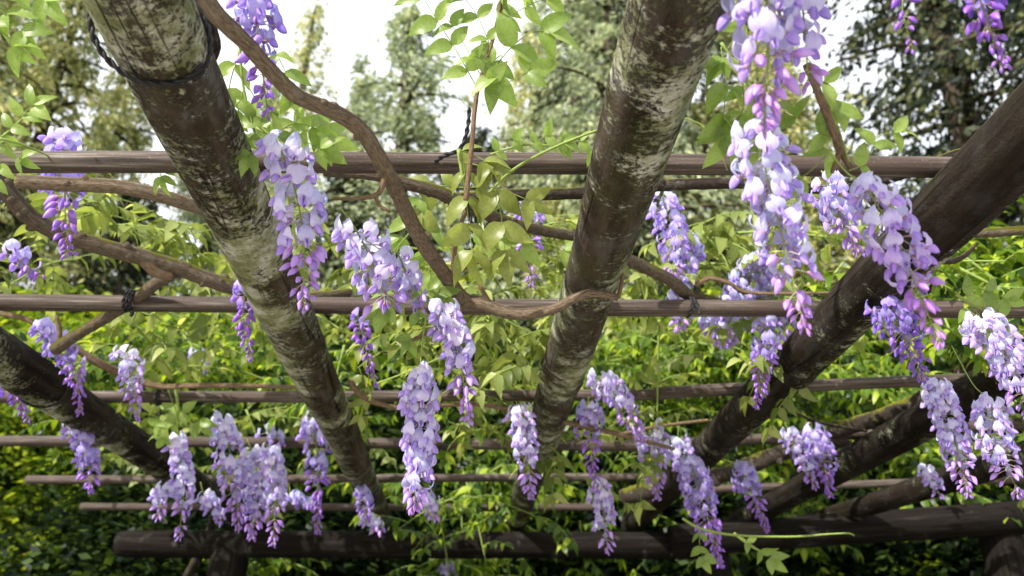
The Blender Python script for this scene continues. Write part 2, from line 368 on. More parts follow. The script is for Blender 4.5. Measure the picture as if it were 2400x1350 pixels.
def beam(p0, p1, D, r, seed): return log('support_beam', PD(*p0, D), PD(*p1, D), r, 'beam', seed, sides=28, step=.04, wob=.014)
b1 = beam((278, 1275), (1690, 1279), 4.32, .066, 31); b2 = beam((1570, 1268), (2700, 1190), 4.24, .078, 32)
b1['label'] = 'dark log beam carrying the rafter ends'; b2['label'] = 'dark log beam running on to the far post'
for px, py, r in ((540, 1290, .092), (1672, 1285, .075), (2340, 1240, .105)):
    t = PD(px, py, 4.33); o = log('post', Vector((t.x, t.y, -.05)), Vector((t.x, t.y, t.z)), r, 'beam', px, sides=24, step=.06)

# ------------------------------------------------------------------ vine branches
def vine(pts, mat, label, sides=12, wob=.07, side_pts=(), name='vine_branch', cat='branch', grp='wisteria branches trained over the pergola', buds=0):
    """pts: (px, py, depth, diameter px)"""
    W3 = [P(x, y, z) for x, y, z, d in pts]; R = [d*.5*z/FPX for x, y, z, d in pts]
    e = link(name, None, loc=W3[0]); tag(e, label, cat, grp); b0 = W3[0]
    me = MB().tube([p-b0 for p in W3], R, sides, 0, wob=wob, seed=int(pts[0][0]+pts[0][1]*3), step=.012).mesh('stem', [mat]); link('stem', me, e)
    rr = random.Random(int(pts[0][0])); k = 0
    for sp in side_pts:
        S3 = [P(x, y, z)-b0 for x, y, z, d in sp]; SR = [d*.5*z/FPX for x, y, z, d in sp]
        me = MB().tube(S3, SR, 8, 0, wob=wob*1.3, seed=int(sp[0][0]), step=.01).mesh('side_twig', ['twig' if mat != 'vine_dark' else mat]); link('side_twig', me, e)
    path, rad = catmull(W3, R, .03)
    for i in range(buds):                                            # knobbly nodes on the bark
        q = rr.randrange(2, len(path)-2); c = path[q]-b0; rd = rad[q]
        d = Vector((rr.uniform(-1, 1), rr.uniform(-1, .2), rr.uniform(-1, 1))).normalized()
        me = MB().tube([c+d*rd*.5, c+d*rd*1.25, c+d*rd*1.55], [rd*.6, rd*.42, rd*.12], 7, 0, wob=.15, seed=i, step=.004).mesh('node', [mat]); link('node', me, e)
    return e
vine([(455, -60, 1.00, 44), (500, 25, 1.02, 44), (575, 100, 1.07, 40), (640, 172, 1.12, 39), (700, 228, 1.16, 38), (790, 265, 1.22, 38), (850, 310, 1.27, 38), (900, 392, 1.33, 40), (940, 470, 1.42, 36), (985, 560, 1.52, 36), (1040, 640, 1.63, 35), (1085, 700, 1.70, 34), (1130, 712, 1.70, 34), (1205, 736, 1.69, 28), (1290, 726, 1.67, 25), (1345, 700, 1.64, 22), (1392, 687, 1.62, 20), (1448, 698, 1.62, 16)],
     'vine', 'long smooth brown branch snaking down past two crossbars to the lichened rafter', 14, .05,
     [[(905, 400, 1.33, 16), (895, 440, 1.33, 13), (870, 462, 1.33, 11), (780, 466, 1.33, 8)], [(880, 455, 1.33, 11), (888, 480, 1.33, 9), (915, 497, 1.33, 7)],
      [(1060, 650, 1.64, 18), (1095, 622, 1.63, 14), (1130, 612, 1.62, 12), (1180, 606, 1.62, 9)], [(1062, 640, 1.63, 14), (1066, 580, 1.6, 13), (1078, 530, 1.55, 12), (1100, 480, 1.5, 10)],
      [(1088, 715, 1.70, 12), (1050, 755, 1.66, 10), (1000, 780, 1.62, 9), (966, 798, 1.6, 9)], [(1448, 698, 1.62, 12), (1456, 670, 1.63, 10), (1459, 640, 1.65, 8)], [(1150, 718, 1.70, 14), (1136, 690, 1.69, 12), (1122, 665, 1.68, 9)]], buds=16)
vine([(470, -40, 1.15, 50), (482, 40, 1.2, 44), (500, 110, 1.24, 34), (490, 150, 1.27, 22)], 'vine_dark', 'short dark branch stub beside the roped rafter', 10)
vine([(-60, 380, 1.75, 46), (10, 440, 1.78, 44), (60, 500, 1.80, 42), (130, 543, 1.83, 40), (220, 572, 1.86, 40), (320, 600, 1.9, 40), (420, 628, 1.94, 38), (530, 668, 1.98, 36), (680, 700, 2.05, 32), (820, 686, 2.15, 20)], 'vine_moss', 'thick mossy branch sagging to the roped rafter', 14, .08, [[(330, 605, 1.9, 30), (375, 640, 1.92, 30), (405, 645, 1.93, 22)]], buds=18)
vine([(40, 424, 1.62, 34), (150, 432, 1.64, 34), (260, 436, 1.66, 34), (350, 452, 1.68, 33), (440, 478, 1.72, 32), (560, 520, 1.8, 30)], 'vine', 'straight brown branch under the first crossbar', 12, .06, buds=8)
vine([(760, 400, 1.6, 26), (880, 412, 1.6, 26), (960, 432, 1.62, 30), (1030, 452, 1.64, 32), (1100, 484, 1.68, 32), (1200, 524, 1.75, 28), (1290, 544, 1.82, 26), (1400, 566, 1.9, 26), (1480, 612, 2.0, 28), (1560, 650, 2.06, 30), (1620, 694, 2.12, 30), (1690, 706, 2.14, 16)], 'vine_moss', 'grey branch passing behind the bending vine tip toward the roped crossbar', 12, .08,
     [[(1630, 670, 2.1, 14), (1660, 652, 2.1, 12), (1710, 664, 2.1, 10), (1760, 686, 2.1, 9), (1960, 686, 2.05, 6)]], buds=14)
vine([(1040, 466, 1.66, 24), (1180, 458, 1.66, 28), (1380, 452, 1.68, 28), (1560, 434, 1.7, 28), (1760, 430, 1.72, 26), (2000, 440, 1.75, 22), (2250, 360, 1.7, 26), (2320, 335, 1.68, 20)], 'vine_dark', 'dark branch lying along under the first crossbar', 12, .07, buds=10)
vine([(130, 818, 2.2, 30), (200, 772, 2.15, 27), (260, 738, 2.1, 27), (330, 692, 2.04, 28), (372, 660, 2.0, 30), (412, 640, 1.98, 22)], 'vine_moss', 'short stout branch lashed to the second crossbar', 10, .08, [[(132, 740, 2.2, 10), (140, 780, 2.2, 11), (136, 812, 2.2, 12)]], buds=5)
vine([(-30, 730, 2.4, 12), (60, 748, 2.4, 13), (140, 792, 2.42, 15), (230, 850, 2.45, 20), (300, 880, 2.5, 18), (370, 905, 2.52, 14), (500, 903, 2.5, 12), (720, 908, 2.6, 9)], 'twig', 'thin trailing branch creeping onto the third crossbar', 8, .08, buds=5)
vine([(820, 893, 2.3, 14), (858, 934, 2.35, 14), (950, 958, 2.4, 11), (1040, 950, 2.45, 10), (1120, 948, 2.5, 10), (1215, 962, 2.55, 11)], 'twig', 'thin twig from the roped rafter passing behind the longest pale raceme', 7, .09, buds=3)
vine([(1320, 988, 2.5, 13), (1380, 1002, 2.5, 13), (1460, 1020, 2.52, 12), (1580, 1052, 2.6, 8)], 'twig', 'thin twig poking out under the third crossbar beside the lichened rafter', 7, .09)
vine([(1660, 985, 3.0, 8), (1540, 1000, 2.95, 8), (1440, 1022, 2.9, 9)], 'twig', 'fine twig between the drooping racemes', 6, .09)
vine([(1890, 150, 1.02, 18), (1915, 210, 1.03, 19), (1945, 285, 1.05, 20), (1966, 345, 1.06, 18), (1992, 392, 1.08, 12)], 'twig', 'knobbly brown twig beside the large pale racemes', 9, .1, [[(1968, 345, 1.06, 13), (1960, 380, 1.06, 12), (1950, 405, 1.06, 9)]], buds=8)
vine([(1950, 1010, 3.1, 40), (2040, 985, 3.0, 40), (2150, 940, 2.9, 34), (2260, 870, 2.8, 40), (2400, 800, 2.7, 40)], 'vine_dark', 'heavy moss-covered branch beside the blackened rafter', 12, .12, buds=10)
vine([(1460, 1165, 3.7, 40), (1560, 1140, 3.6, 46), (1700, 1110, 3.5, 40), (1840, 1060, 3.4, 36), (1990, 1030, 3.3, 30)], 'vine_dark', 'heavy moss-covered branch low among the dark rafters', 12, .12, buds=10)
vine([(2270, 548, 1.9, 22), (2330, 545, 1.9, 22), (2460, 535, 1.9, 22)], 'vine_moss', 'grey branch beyond the dark rafter', 10, .08)
vine([(2040, 470, 1.5, 16), (2100, 520, 1.6, 18), (2160, 600, 1.7, 18), (2240, 610, 1.8, 14), (2290, 570, 1.85, 10)], 'vine_dark', 'dark curved twig crossing behind the dark rafter', 8, .1)
vine([(2030, 1010, 3.0, 8), (1920, 990, 2.9, 8), (1850, 960, 2.85, 7), (1780, 940, 2.8, 6)], 'vine_dark', 'hair-thin stem under the dark rafter', 6, .1)
vine([(440, 1350, 4.6, 22), (490, 1250, 4.5, 20), (520, 1130, 4.5, 16), (600, 1090, 4.4, 12)], 'vine_dark', 'thin dark climbing stem beside the post', 8, .1)
# green tendril
def tendril(pts, label, d=6):
    W3 = [P(x, y, z) for x, y, z in pts]; b0 = W3[0]; e = link('tendril', None, loc=b0); tag(e, label, 'tendril', 'green tendrils')
    r = [d*.5*pts[0][2]/FPX*(1-.6*i/len(pts)) for i in range(len(pts))]
    link('stem', MB().tube([p-b0 for p in W3], r, 6, 0, wob=.04, step=.015).mesh('stem', ['green_stem']), e); return e
tendril([(1600, 1215, 2.3), (1640, 1238, 2.3), (1720, 1254, 2.3), (1850, 1258, 2.3), (1940, 1252, 2.3), (1990, 1250, 2.3), (2002, 1256, 2.3)], 'long green tendril stretching level across the dark beam', 7)
tendril([(1130, 470, 1.5), (1200, 400, 1.45), (1300, 345, 1.4), (1410, 302, 1.36), (1480, 280, 1.34)], 'straight green shoot slanting above the first crossbar', 8)
tendril([(1590, 275, 1.3), (1640, 290, 1.3), (1680, 340, 1.3), (1705, 400, 1.3)], 'thin arching tendril beside the lichened rafter above the crossbar', 4)
tendril([(0, 325, 1.4), (40, 335, 1.42), (85, 352, 1.45), (130, 375, 1.5)], 'short green shoot over the end of the first crossbar', 7)
tendril([(960, 545, 1.5), (890, 640, 1.6), (1000, 590, 1.7)], 'fine green tendril crossing the snaking branch', 4)
tendril([(880, 900, 2.1), (960, 870, 2.1), (1050, 830, 2.1)], 'fine green tendril behind the pale racemes', 5)

# ------------------------------------------------------------------ ropes
def rope(pts, d, label, twist=55):
    path, _ = catmull(pts, [1]*len(pts), .006); b0 = path[0]; e = link('rope', None, loc=b0); tag(e, label, 'rope', 'black ropes tying the vines')
    for s in (0, 1):
        Q = []; nrm = Vector((0, 0, 1)); L_ = 0
        for i, p in enumerate(path):
            t = (path[min(i+1, len(path)-1)]-path[max(i-1, 0)]).normalized(); nrm = nrm-t*nrm.dot(t)
            nrm = nrm.normalized() if nrm.length > 1e-3 else t.orthogonal().normalized(); b = t.cross(nrm)
            if i: L_ += (p-path[i-1]).length
            a = L_/d*1.6+s*math.pi; Q.append(p-b0+(nrm*math.cos(a)+b*math.sin(a))*d*.27)
        link('strand', MB().tube(Q, [d*.33]*len(Q), 6, 0, spline=False, wob=.12).mesh('strand', ['rope']), e)
    return e
def ring(c, axis, r, d, label, turns=1.15, slack=0., tail=0., slant=.25, ph=0.):
    axis = axis.normalized(); u = axis.orthogonal().normalized(); v = axis.cross(u); pts = []
    n = int(26*turns)
    for i in range(n+1):
        a = ph+2*math.pi*turns*i/n; rr = r+d*.5+slack*max(0, -math.sin(a))**2
        off = axis*(slant*r*math.sin(a)+d*1.05*i/26)
        p = c+(u*math.cos(a)+v*math.sin(a))*rr+off
        if slack: p.z -= 0
        pts.append(p)
    if tail: pts.append(pts[-1]+Vector((.01, -.005, -tail*.5))); pts.append(pts[-1]+Vector((-.005, 0, -tail*.5)))
    return rope(pts, d, label)
axA = PH(905, 1240, H_R)-PH(330, 0, H_R)
ring(PH(352, 66, H_R), axA, R_R*1.02, .0085, 'twisted black rope tied round the lichened rafter', 1.05, slant=.55, ph=1.2)
axD = PH(420, 1112, H_R)-PH(0, 836, H_R)
ring(PH(95, 895, H_R), axD, R_R*1.02, .007, 'slack black rope looped round the dark brown rafter', 1.05, .02, slant=.5)
X = Vector((1, 0, 0))
ring(PH(295, 706, H_P), X, R_P, .008, 'black rope lashing the stout branch to the second crossbar', 2.6, tail=.02)
ring(PH(1612, 720, H_P), X, R_P, .007, 'thin black rope round the second crossbar beside the grey branch', 1.4, tail=.03)
ring(PH(372, 925, H_P), X, R_P*1.5, .009, 'black rope knotted round the third crossbar by a raceme', 1.6, tail=.04)
ring(PH(1185, 1046, H_P), X, R_P, .009, 'black rope round the fourth crossbar at the raceme beside the rafter', 1.5, tail=.06)
ring(PH(1306, 1050, H_P), X, R_P, .009, 'black rope hanging off the fourth crossbar beyond the lichened rafter', 1.5, tail=.09)
rope([P(1020, 380, 1.40), P(1040, 365, 1.38), P(1075, 352, 1.37), P(1090, 325, 1.37), P(1098, 285, 1.37), P(1100, 252, 1.37)], .0075, 'stiff black rope end standing up off the first crossbar')
rope([P(1082, 372, 1.40), P(1084, 410, 1.40), P(1092, 440, 1.45), P(1096, 490, 1.5), P(1108, 530, 1.5)], .0085, 'black rope hanging down over the first crossbar among leaves')

# ------------------------------------------------------------------ wisteria flowers (unit: banner one wide, +X away from the stem)
def grid(nu, nv, fn):
    V = []; S = []; F = []
    for j in range(nv+1):
        for i in range(nu+1):
            p, s = fn(-1+2*i/nu, j/nv); V.append(p); S.append(s)
    for j in range(nv):
        for i in range(nu):
            a = j*(nu+1)+i; F.append((a, a+1, a+nu+2, a+nu+1))
    return V, F, S
def banner_geo(seed, p, openness=1.0):
    r = random.Random(seed); cx, cz = p+.12, .06; k = [r.uniform(-.12, .12) for _ in range(4)]
    def fn(u, v):
        w = .47*max(0, math.sin(math.pi*min(1, .06+.90*v)**.72))**.62*(.45+.55*openness)
        y = u*w; z = .92*v-.09*math.exp(-(u/.25)**2)*max(0, v-.6)*2.2 - .10*u*u*v
        x = .20*math.sin(math.pi*v*.9)-(.34*openness)*v*v - .5*openness*y*y + (1-openness)*.55*abs(y)*0 + (1-openness)*(.35*v)+.03*math.sin(4*u+k[0]*30)*v
        x += (1-openness)*(.9*y*y); x += .045*math.sin(9*u+k[3]*40)*v*v - .10*math.exp(-(u/.16)**2)*v*(1-v)*openness; z += .05*math.sin(7*u+k[0]*50)*v**3
        y += k[1]*v*v*.6; z += k[2]*u*v*.5
        return (cx+x, y, cz+z), max(0, 1-v*1.9)*(1-.6*abs(u)) if v < .5 else .55*(1-abs(u))*(1-v)
    return grid(10, 7, fn)
def wing_geo(seed, p, sg):
    r = random.Random(seed+sg); cx, cz = p+.10, .04; sp = r.uniform(.06, .13)
    def fn(t, s):
        h = .19*max(0, math.sin(math.pi*min(1, .03+.95*s)**.75))**.6
        x = .54*s; z = .06-.36*s**1.25+t*h; y = sg*(.03+(sp+.06)*math.sin(math.pi*min(1, s*.93))*(1-.75*t*t)); x += .16*t*h*2
        return (cx+x, y, cz+z), s*.3 if s > .3 else 1-2.5*s
    return grid(4, 6, fn)
def bud_geo(p, ln, rd, bend):
    V = []; F = []; S = []; n = 8; m = 8
    for i in range(m+1):
        t = i/m; rr = rd*(math.sin(math.pi*min(1, t*.94+.05)**.85))**.8*(1-.15*t); x = p+.05+ln*t; z = .04-bend*t*t
        for k in range(n): a = 2*math.pi*k/n; V.append((x, .78*rr*math.cos(a), z+rr*math.sin(a)*(1.15 if math.sin(a) > 0 else .9))); S.append(max(0, 1-2.2*t))
    for i in range(m):
        for k in range(n): F.append((i*n+k, i*n+(k+1) % n, (i+1)*n+(k+1) % n, (i+1)*n+k))
    F.append(tuple(range(m*n, m*n+n)))
    return V, F, S
def stalk_into(mb, p, m1, m2):
    mb.tube([(0, 0, 0), (p*.5, 0, .05), (p, 0, .03)], [.030, .026, .034], 5, m1, step=.2)
    mb.tube([(p-.03, 0, .03), (p+.04, 0, .035), (p+.13, 0, .05), (p+.19, 0, .05)], [.03, .10, .125, .105], 7, m2, step=.1, cap=False)
PED = (.42, .75, 1.1)
FL = {}
def flower_meshes():
    for pi, p in enumerate(PED):
        for v in range(4):
            mb = MB(); stalk_into(mb, p, 0, 1); V, F, S = banner_geo(v*7+pi, p, 1.0 if v < 3 else .55); mb.add(V, F, 2, S)
            for sg in (-1, 1): V, F, S = wing_geo(v*5, p, sg); mb.add(V, F, 3, S)
            FL['open', pi, v] = mb.mesh('open_flower', ['pedicel', 'calyx', 'banner', 'wing'])
            b = MB(); V, F, S = banner_geo(v*7+pi, p, 1.0 if v < 3 else .55); b.add(V, F, 0, S); FL['banner', pi, v] = b.mesh('banner', ['banner'])
            b = MB()
            for sg in (-1, 1): V, F, S = wing_geo(v*5, p, sg); b.add(V, F, 0, S)
            FL['wing', pi, v] = b.mesh('wing', ['wing'])
        mb = MB(); stalk_into(mb, p, 0, 1); FL['stalk', pi] = mb.mesh('stalk', ['pedicel', 'calyx'])
        for v in range(3):
            mb = MB(); stalk_into(mb, p*.8, 0, 1); V, F, S = bud_geo(p*.8, (.50, .68, .85)[v], (.15, .20, .25)[v], (.05, .12, .22)[v]); mb.add(V, F, 2, S)
            FL['bud', pi, v] = mb.mesh('bud', ['pedicel', 'calyx', 'bud'])
flower_meshes()
PALE = (.80, .80, .97); LAV = (.67, .63, .94); VIO = (.49, .40, .87); PUR = (.35, .20, .74); MAG = (.56, .38, .82); BLUE = (.60, .60, .92); DEEP = (.28, .20, .64)
TONES = {'pale': (PALE, LAV, MAG), 'lav': (PALE, LAV, VIO), 'violet': (LAV, VIO, PUR), 'purple': (VIO, PUR, PUR), 'blue': (BLUE, LAV, VIO), 'deep': (VIO, DEEP, DEEP), 'pink': (PALE, MAG, MAG)}
def lerp(a, b, t): return tuple(x+(y-x)*t for x, y in zip(a, b))
RN = 0
def raceme(pts, z, width, fpx, tone, opened, label, stem=(), near=False, dens=1.0, z2=None, grp='wisteria racemes hanging from the pergola'):
    """pts: pixels from the first flower to the tip; stem: pixels of the bare stalk above"""
    global RN; RN += 1; r = random.Random(RN*13)
    n0 = len(stem); allp = list(stem)+list(pts); zz = [z+(0 if z2 is None else (z2-z)*max(0, i-n0)/max(1, len(pts)-1)) for i in range(len(allp))]
    W3 = [P(x, y, q) for (x, y), q in zip(allp, zz)]; b0 = W3[0].copy()
    e = link('wisteria_raceme', None, loc=b0); e.empty_display_size = .05; tag(e, label, 'flower cluster', grp)
    fpx *= .90; opened *= .93; u = z/FPX; path, _ = catmull([p-b0 for p in W3], [1]*len(W3), .004)
    d0 = fpx*u*.055
    link('stem', MB().tube(path[::2] if len(path) > 6 else path, [d0*(1-.55*i/len(path)) for i in range(0, len(path), 2)] if len(path) > 6 else [d0]*len(path), 6, 0, spline=False).mesh('stem', ['green_stem']), e)
    # flowered stretch
    st = 0
    if n0:
        start = P(*pts[0], z)-b0; st = min(range(len(path)), key=lambda i: (path[i]-start).length)
    fp = path[st:]; Lpx = sum(math.dist(a, b) for a, b in zip(pts, pts[1:]))
    n = int(6.7*Lpx/fpx*dens*max(1, width/(2.6*fpx)))
    cols = TONES[tone]; ga = r.uniform(0, 6.28)
    dv = r.uniform(.85, 1.2); n = int(n*dv); gap = r.uniform(.15, .85); gw = r.uniform(.0, .06)
    for i in range(n):
        if abs((i+.5)/n-gap) < gw and r.random() < .7: continue
        s = (i+.5)/n; s = min(.999, max(0, s+r.uniform(-.4, .4)/n)); q = fp[int(s*(len(fp)-1))]
        ga += 2.39996+r.uniform(-.35, .35)
        k = (s/opened) if s < opened else 1+(s-opened)/max(.01, 1-opened)          # 0..1 open, 1..2 buds
        f = fpx*u*(r.uniform(.88, 1.12))
        prof = (.75+.5*min(1, s*5)) if s < .2 else 1.0
        want = width*.5*u*prof*(1.0 if k < 1 else 1-.45*(k-1))*r.uniform(.75, 1.08)
        pw = want/f-.72; pi = min(range(3), key=lambda j: abs(PED[j]-pw))
        c = lerp(cols[0], cols[1], min(1, k*r.uniform(.5, 1.1))) if k < 1 else lerp(cols[1], cols[2], min(1, k-1+r.uniform(0, .3)))
        j = r.uniform(.86, 1.12); c = (min(1, c[0]*j*r.uniform(.94, 1.06)), min(1, c[1]*j), min(1, c[2]*j*.5+c[2]*.5), 1)
        dip = r.gauss(.05, .22)+.10+(.55*max(0, k-.8) if k < 2 else 0)+.25*min(1, k)
        rot = Matrix.Rotation(ga, 4, 'Z') @ Matrix.Rotation(min(1.25, dip), 4, 'Y') @ Matrix.Rotation(r.gauss(0, .28), 4, 'X')
        if k < 1+r.uniform(-.12, .12):
            v = r.choice((0, 1, 2, 0, 1, 2, 3) if k < .75 else (3, 3, 1, 2)); sc = f*(1 if k < .8 else .86)
            if near:
                o = link('flower', FL['stalk', pi], e, color=c); o.matrix_local = Matrix.Translation(q) @ rot @ Matrix.Scale(sc, 4)
                link('banner', FL['banner', pi, v], o, color=c); link('keel', FL['wing', pi, v], o, color=c)
            else:
                o = link('flower', FL['open', pi, v], e, color=c); o.matrix_local = Matrix.Translation(q) @ rot @ Matrix.Scale(sc, 4)
        else:
            t = min(1, max(0, k-1)); v = 2 if t < .3 else (1 if t < .7 else 0)
            o = link('bud', FL['bud', pi, v], e, color=c); o.matrix_local = Matrix.Translation(q) @ rot @ Matrix.Scale(f*(.95-.3*t), 4)
    return e
R_ = raceme
# near the camera
R_([(585, -60), (600, 40), (610, 130), (628, 265)], 1.28, 150, 58, 'violet', .58, 'large violet raceme behind the snaking brown branch, dark leaves beneath', [(590, -200)], True)
R_([(655, 345), (690, 440), (712, 560), (712, 715)], 1.26, 170, 54, 'lav', .66, 'long lavender raceme hanging against the roped lichened rafter', [(610, 300), (640, 322)], True)
R_([(1790, -70), (1800, 60), (1800, 150), (1790, 300)], .90, 240, 76, 'pale', .62, 'biggest pale raceme with pinkish buds beside the banded rafter', [(1770, -200)], True, 1.0)
R_([(1870, -90), (1885, 60), (1895, 200)], .94, 140, 68, 'pale', .80, 'pale raceme overlapping the biggest pale raceme beside the twig', [(1850, -200)], True, .8)
R_([(1770, 300), (1800, 420), (1835, 560), (1885, 765)], 1.0, 180, 58, 'pale', .74, 'long pale raceme crossing the first crossbar', [(1730, 120), (1760, 230)], True)
R_([(2030, 440), (2110, 580), (2150, 680), (2205, 805)], 1.0, 150, 52, 'pink', .68, 'pale raceme on an arching green stalk over the dark rafter', [(1940, 350), (1985, 405)], True, 1.05)
R_([(2125, -60), (2115, 20), (2140, 118)], .95, 120, 46, 'purple', .15, 'sparse deep purple buds hanging against the dark fir', [(2100, -150)], True, .6)
R_([(2280, -60), (2310, 40), (2355, 158)], .95, 150, 50, 'purple', .25, 'slanting deep purple budding raceme in front of the dark fir', [(2250, -150)], True, .9)
R_([(835, 540), (870, 610), (905, 705)], 1.55, 170, 52, 'lav', .95, 'broad pale lavender raceme touching the second crossbar', [(800, 490)], True, 1.2)
R_([(940, 610), (960, 660), (985, 715)], 1.58, 80, 46, 'lav', .9, 'small lavender raceme beside the snaking branch above the second crossbar', [(930, 590)], False)
R_([(1035, 725), (1075, 830), (1098, 980)], 1.56, 115, 46, 'lav', .6, 'lavender raceme under the vine elbow with purple buds below', [(1000, 690)], True)
R_([(985, 885), (985, 1000), (985, 1080), (970, 1192)], 1.58, 112, 42, 'pale', .93, 'longest pale raceme hanging straight beside the roped rafter end', [(1000, 740), (990, 800)], True, 1.1)
R_([(150, 330), (150, 440), (160, 592)], 1.70, 125, 48, 'violet', .55, 'violet raceme passing behind the end of the first crossbar', [(130, 300)], True)
R_([(30, 590), (60, 625), (100, 640)], 1.7, 60, 38, 'violet', .6, 'tiny slanting violet raceme over dark foliage', [(0, 570)])
# mid
R_([(1245, 470), (1240, 560), (1245, 665)], 1.95, 97, 33, 'violet', .5, 'violet raceme beyond the young leaf cluster', [(1245, 450)])
R_([(572, 680), (572, 760), (590, 838)], 1.95, 78, 33, 'purple', .3, 'deep purple raceme peeping behind the roped rafter', [(560, 660)])
R_([(840, 745), (858, 820), (885, 905)], 2.0, 74, 28, 'purple', .12, 'dark budding raceme under the second crossbar', [(830, 730)])
R_([(1940, 430), (1965, 500), (2015, 592)], 1.45, 110, 38, 'blue', .6, 'bluish raceme under the first crossbar behind the arching stalk', [(1925, 400)])
R_([(1555, 470), (1580, 560), (1575, 640)], 2.1, 101, 31, 'violet', .9, 'violet raceme beside the banded rafter below the first crossbar', [(1560, 450)])
R_([(1620, 570), (1600, 650), (1590, 770)], 2.3, 83, 31, 'blue', .9, 'bluish raceme dropping past the roped second crossbar', [(1620, 540)])
R_([(1770, 620), (1730, 690), (1695, 800)], 2.3, 138, 31, 'blue', .9, 'bluish raceme behind the thin curling twig', [(1780, 600)])
R_([(1815, 650), (1800, 720), (1850, 780)], 2.35, 110, 30, 'blue', .9, 'bluish raceme behind the tip of the long pale raceme', [(1815, 620)])
R_([(1800, 755), (1790, 850), (1770, 950)], 2.1, 92, 30, 'violet', .45, 'violet raceme tapering over the edge of the dark rafter', [(1810, 730)])
R_([(2080, 720), (2120, 790), (2165, 885)], 1.7, 152, 34, 'deep', .4, 'deep blue-violet raceme behind the raceme on the arching stalk', [(2060, 690)])
R_([(2300, 755), (2370, 850), (2410, 965)], 1.5, 152, 36, 'lav', .75, 'lavender raceme spilling beside the blackened rafter', [(2260, 720)])
R_([(2280, 770), (2330, 800), (2350, 870)], 1.9, 83, 30, 'blue', .9, 'small bluish raceme among pale young leaves', [(2260, 750)])
R_([(2190, 905), (2230, 1010), (2270, 1160)], 1.75, 106, 30, 'lav', .72, 'lavender raceme hanging before the blackened rafter', [(2110, 760), (2160, 850)], True)
R_([(2320, 945), (2335, 1040), (2390, 1160)], 1.7, 120, 30, 'lav', .72, 'lavender raceme hanging beside the far post', [(2230, 810), (2280, 900)], True)
# far side of the roof
R_([(1400, 885), (1460, 945), (1510, 1030)], 2.4, 97, 30, 'lav', .6, 'lavender raceme slanting across the third crossbar', [(1380, 870)])
R_([(1380, 955), (1385, 1050), (1400, 1150)], 2.5, 85, 28, 'violet', .35, 'violet raceme hanging beside the thin twig', [(1380, 930)])
R_([(1405, 1140), (1415, 1210), (1425, 1292)], 2.6, 74, 26, 'lav', .75, 'narrow lavender raceme ending in front of the support beam', [(1400, 1110)])
R_([(1530, 1010), (1535, 1080), (1540, 1165)], 2.7, 110, 28, 'lav', .5, 'lavender raceme at the foot of the dark rafter', [(1530, 990)])
R_([(1590, 1030), (1600, 1080), (1610, 1130)], 3.0, 74, 26, 'lav', .7, 'small lavender raceme crowded against the dark rafter', [(1590, 1000)])
R_([(1620, 1090), (1650, 1190), (1690, 1325)], 2.7, 110, 28, 'violet', .5, 'long violet raceme trailing over the support beam', [(1600, 1070)])
R_([(1740, 1100), (1765, 1160), (1800, 1240)], 2.9, 78, 26, 'violet', .45, 'violet raceme slanting above the green tendril', [(1730, 1080)])
R_([(1850, 1015), (1880, 1070), (1910, 1140)], 2.8, 64, 27, 'lav', .7, 'lavender raceme with a twin beside it over the mossy branch', [(1840, 990)])
R_([(1905, 1010), (1930, 1080), (1945, 1160)], 2.8, 83, 27, 'violet', .6, 'violet raceme crossing the lower end of the blackened rafter', [(1900, 990)])
R_([(1215, 965), (1235, 1060), (1245, 1165)], 2.3, 83, 29, 'lav', .7, 'lavender raceme hanging against the banded rafter', [(1210, 940)])
R_([(100, 770), (170, 850), (190, 965)], 2.3, 87, 30, 'violet', .5, 'violet raceme draped over the dark brown rafter', [(90, 750)])
R_([(300, 830), (310, 900), (325, 978)], 2.4, 85, 28, 'lav', .5, 'round lavender raceme hanging over the third crossbar by the rope', [(310, 810)])
R_([(180, 1000), (205, 1070), (215, 1150)], 2.6, 81, 27, 'violet', .7, 'violet raceme hanging below the dark brown rafter', [(175, 970)])
R_([(415, 1030), (430, 1130), (420, 1260)], 2.7, 75, 30, 'lav', .72, 'lavender raceme with a bare green stalk above it', [(390, 900), (415, 980)])
R_([(395, 1145), (375, 1175), (370, 1215)], 3.0, 69, 26, 'lav', .6, 'stubby lavender raceme over the sixth crossbar', [(400, 1130)])
R_([(520, 990), (545, 1090), (560, 1235)], 2.8, 97, 30, 'lav', .7, 'full lavender raceme in the dense bunch above the post', [(500, 960)])
R_([(590, 1060), (605, 1130), (590, 1260)], 2.9, 87, 28, 'lav', .75, 'middle lavender raceme of the dense bunch above the post', [(580, 1030)])
R_([(635, 1060), (645, 1160), (640, 1275)], 2.75, 78, 28, 'lav', .68, 'slender lavender raceme at the edge of the dense bunch', [(620, 1040)])
R_([(480, 1165), (500, 1190), (520, 1220)], 3.0, 55, 25, 'lav', .9, 'small loose raceme hanging low beside the dense bunch', [(470, 1130)])
R_([(735, 985), (745, 1100), (745, 1245)], 3.0, 83, 27, 'violet', .5, 'violet raceme just behind the roped rafter', [(730, 960)])
R_([(625, 1010), (645, 1025), (665, 1035)], 3.2, 55, 26, 'blue', .9, 'tiny bluish raceme touching the fourth crossbar', [(620, 995)])
R_([(680, 1165), (705, 1175), (740, 1180)], 3.3, 55, 25, 'blue', .9, 'tiny bluish raceme resting on the sixth crossbar', [(670, 1150)])
R_([(845, 1150), (855, 1180), (860, 1215)], 3.3, 55, 25, 'violet', .7, 'small violet raceme tucked beside the rafter end', [(840, 1130)])
R_([(860, 1220), (880, 1232), (890, 1245)], 3.4, 55, 25, 'lav', .9, 'tiny pale raceme just above the support beam', [(850, 1210)])
R_([(990, 1160), (1005, 1180), (1020, 1210)], 2.6, 69, 27, 'lav', .8, 'small lavender raceme below the tip of the longest one', [(980, 1140)])
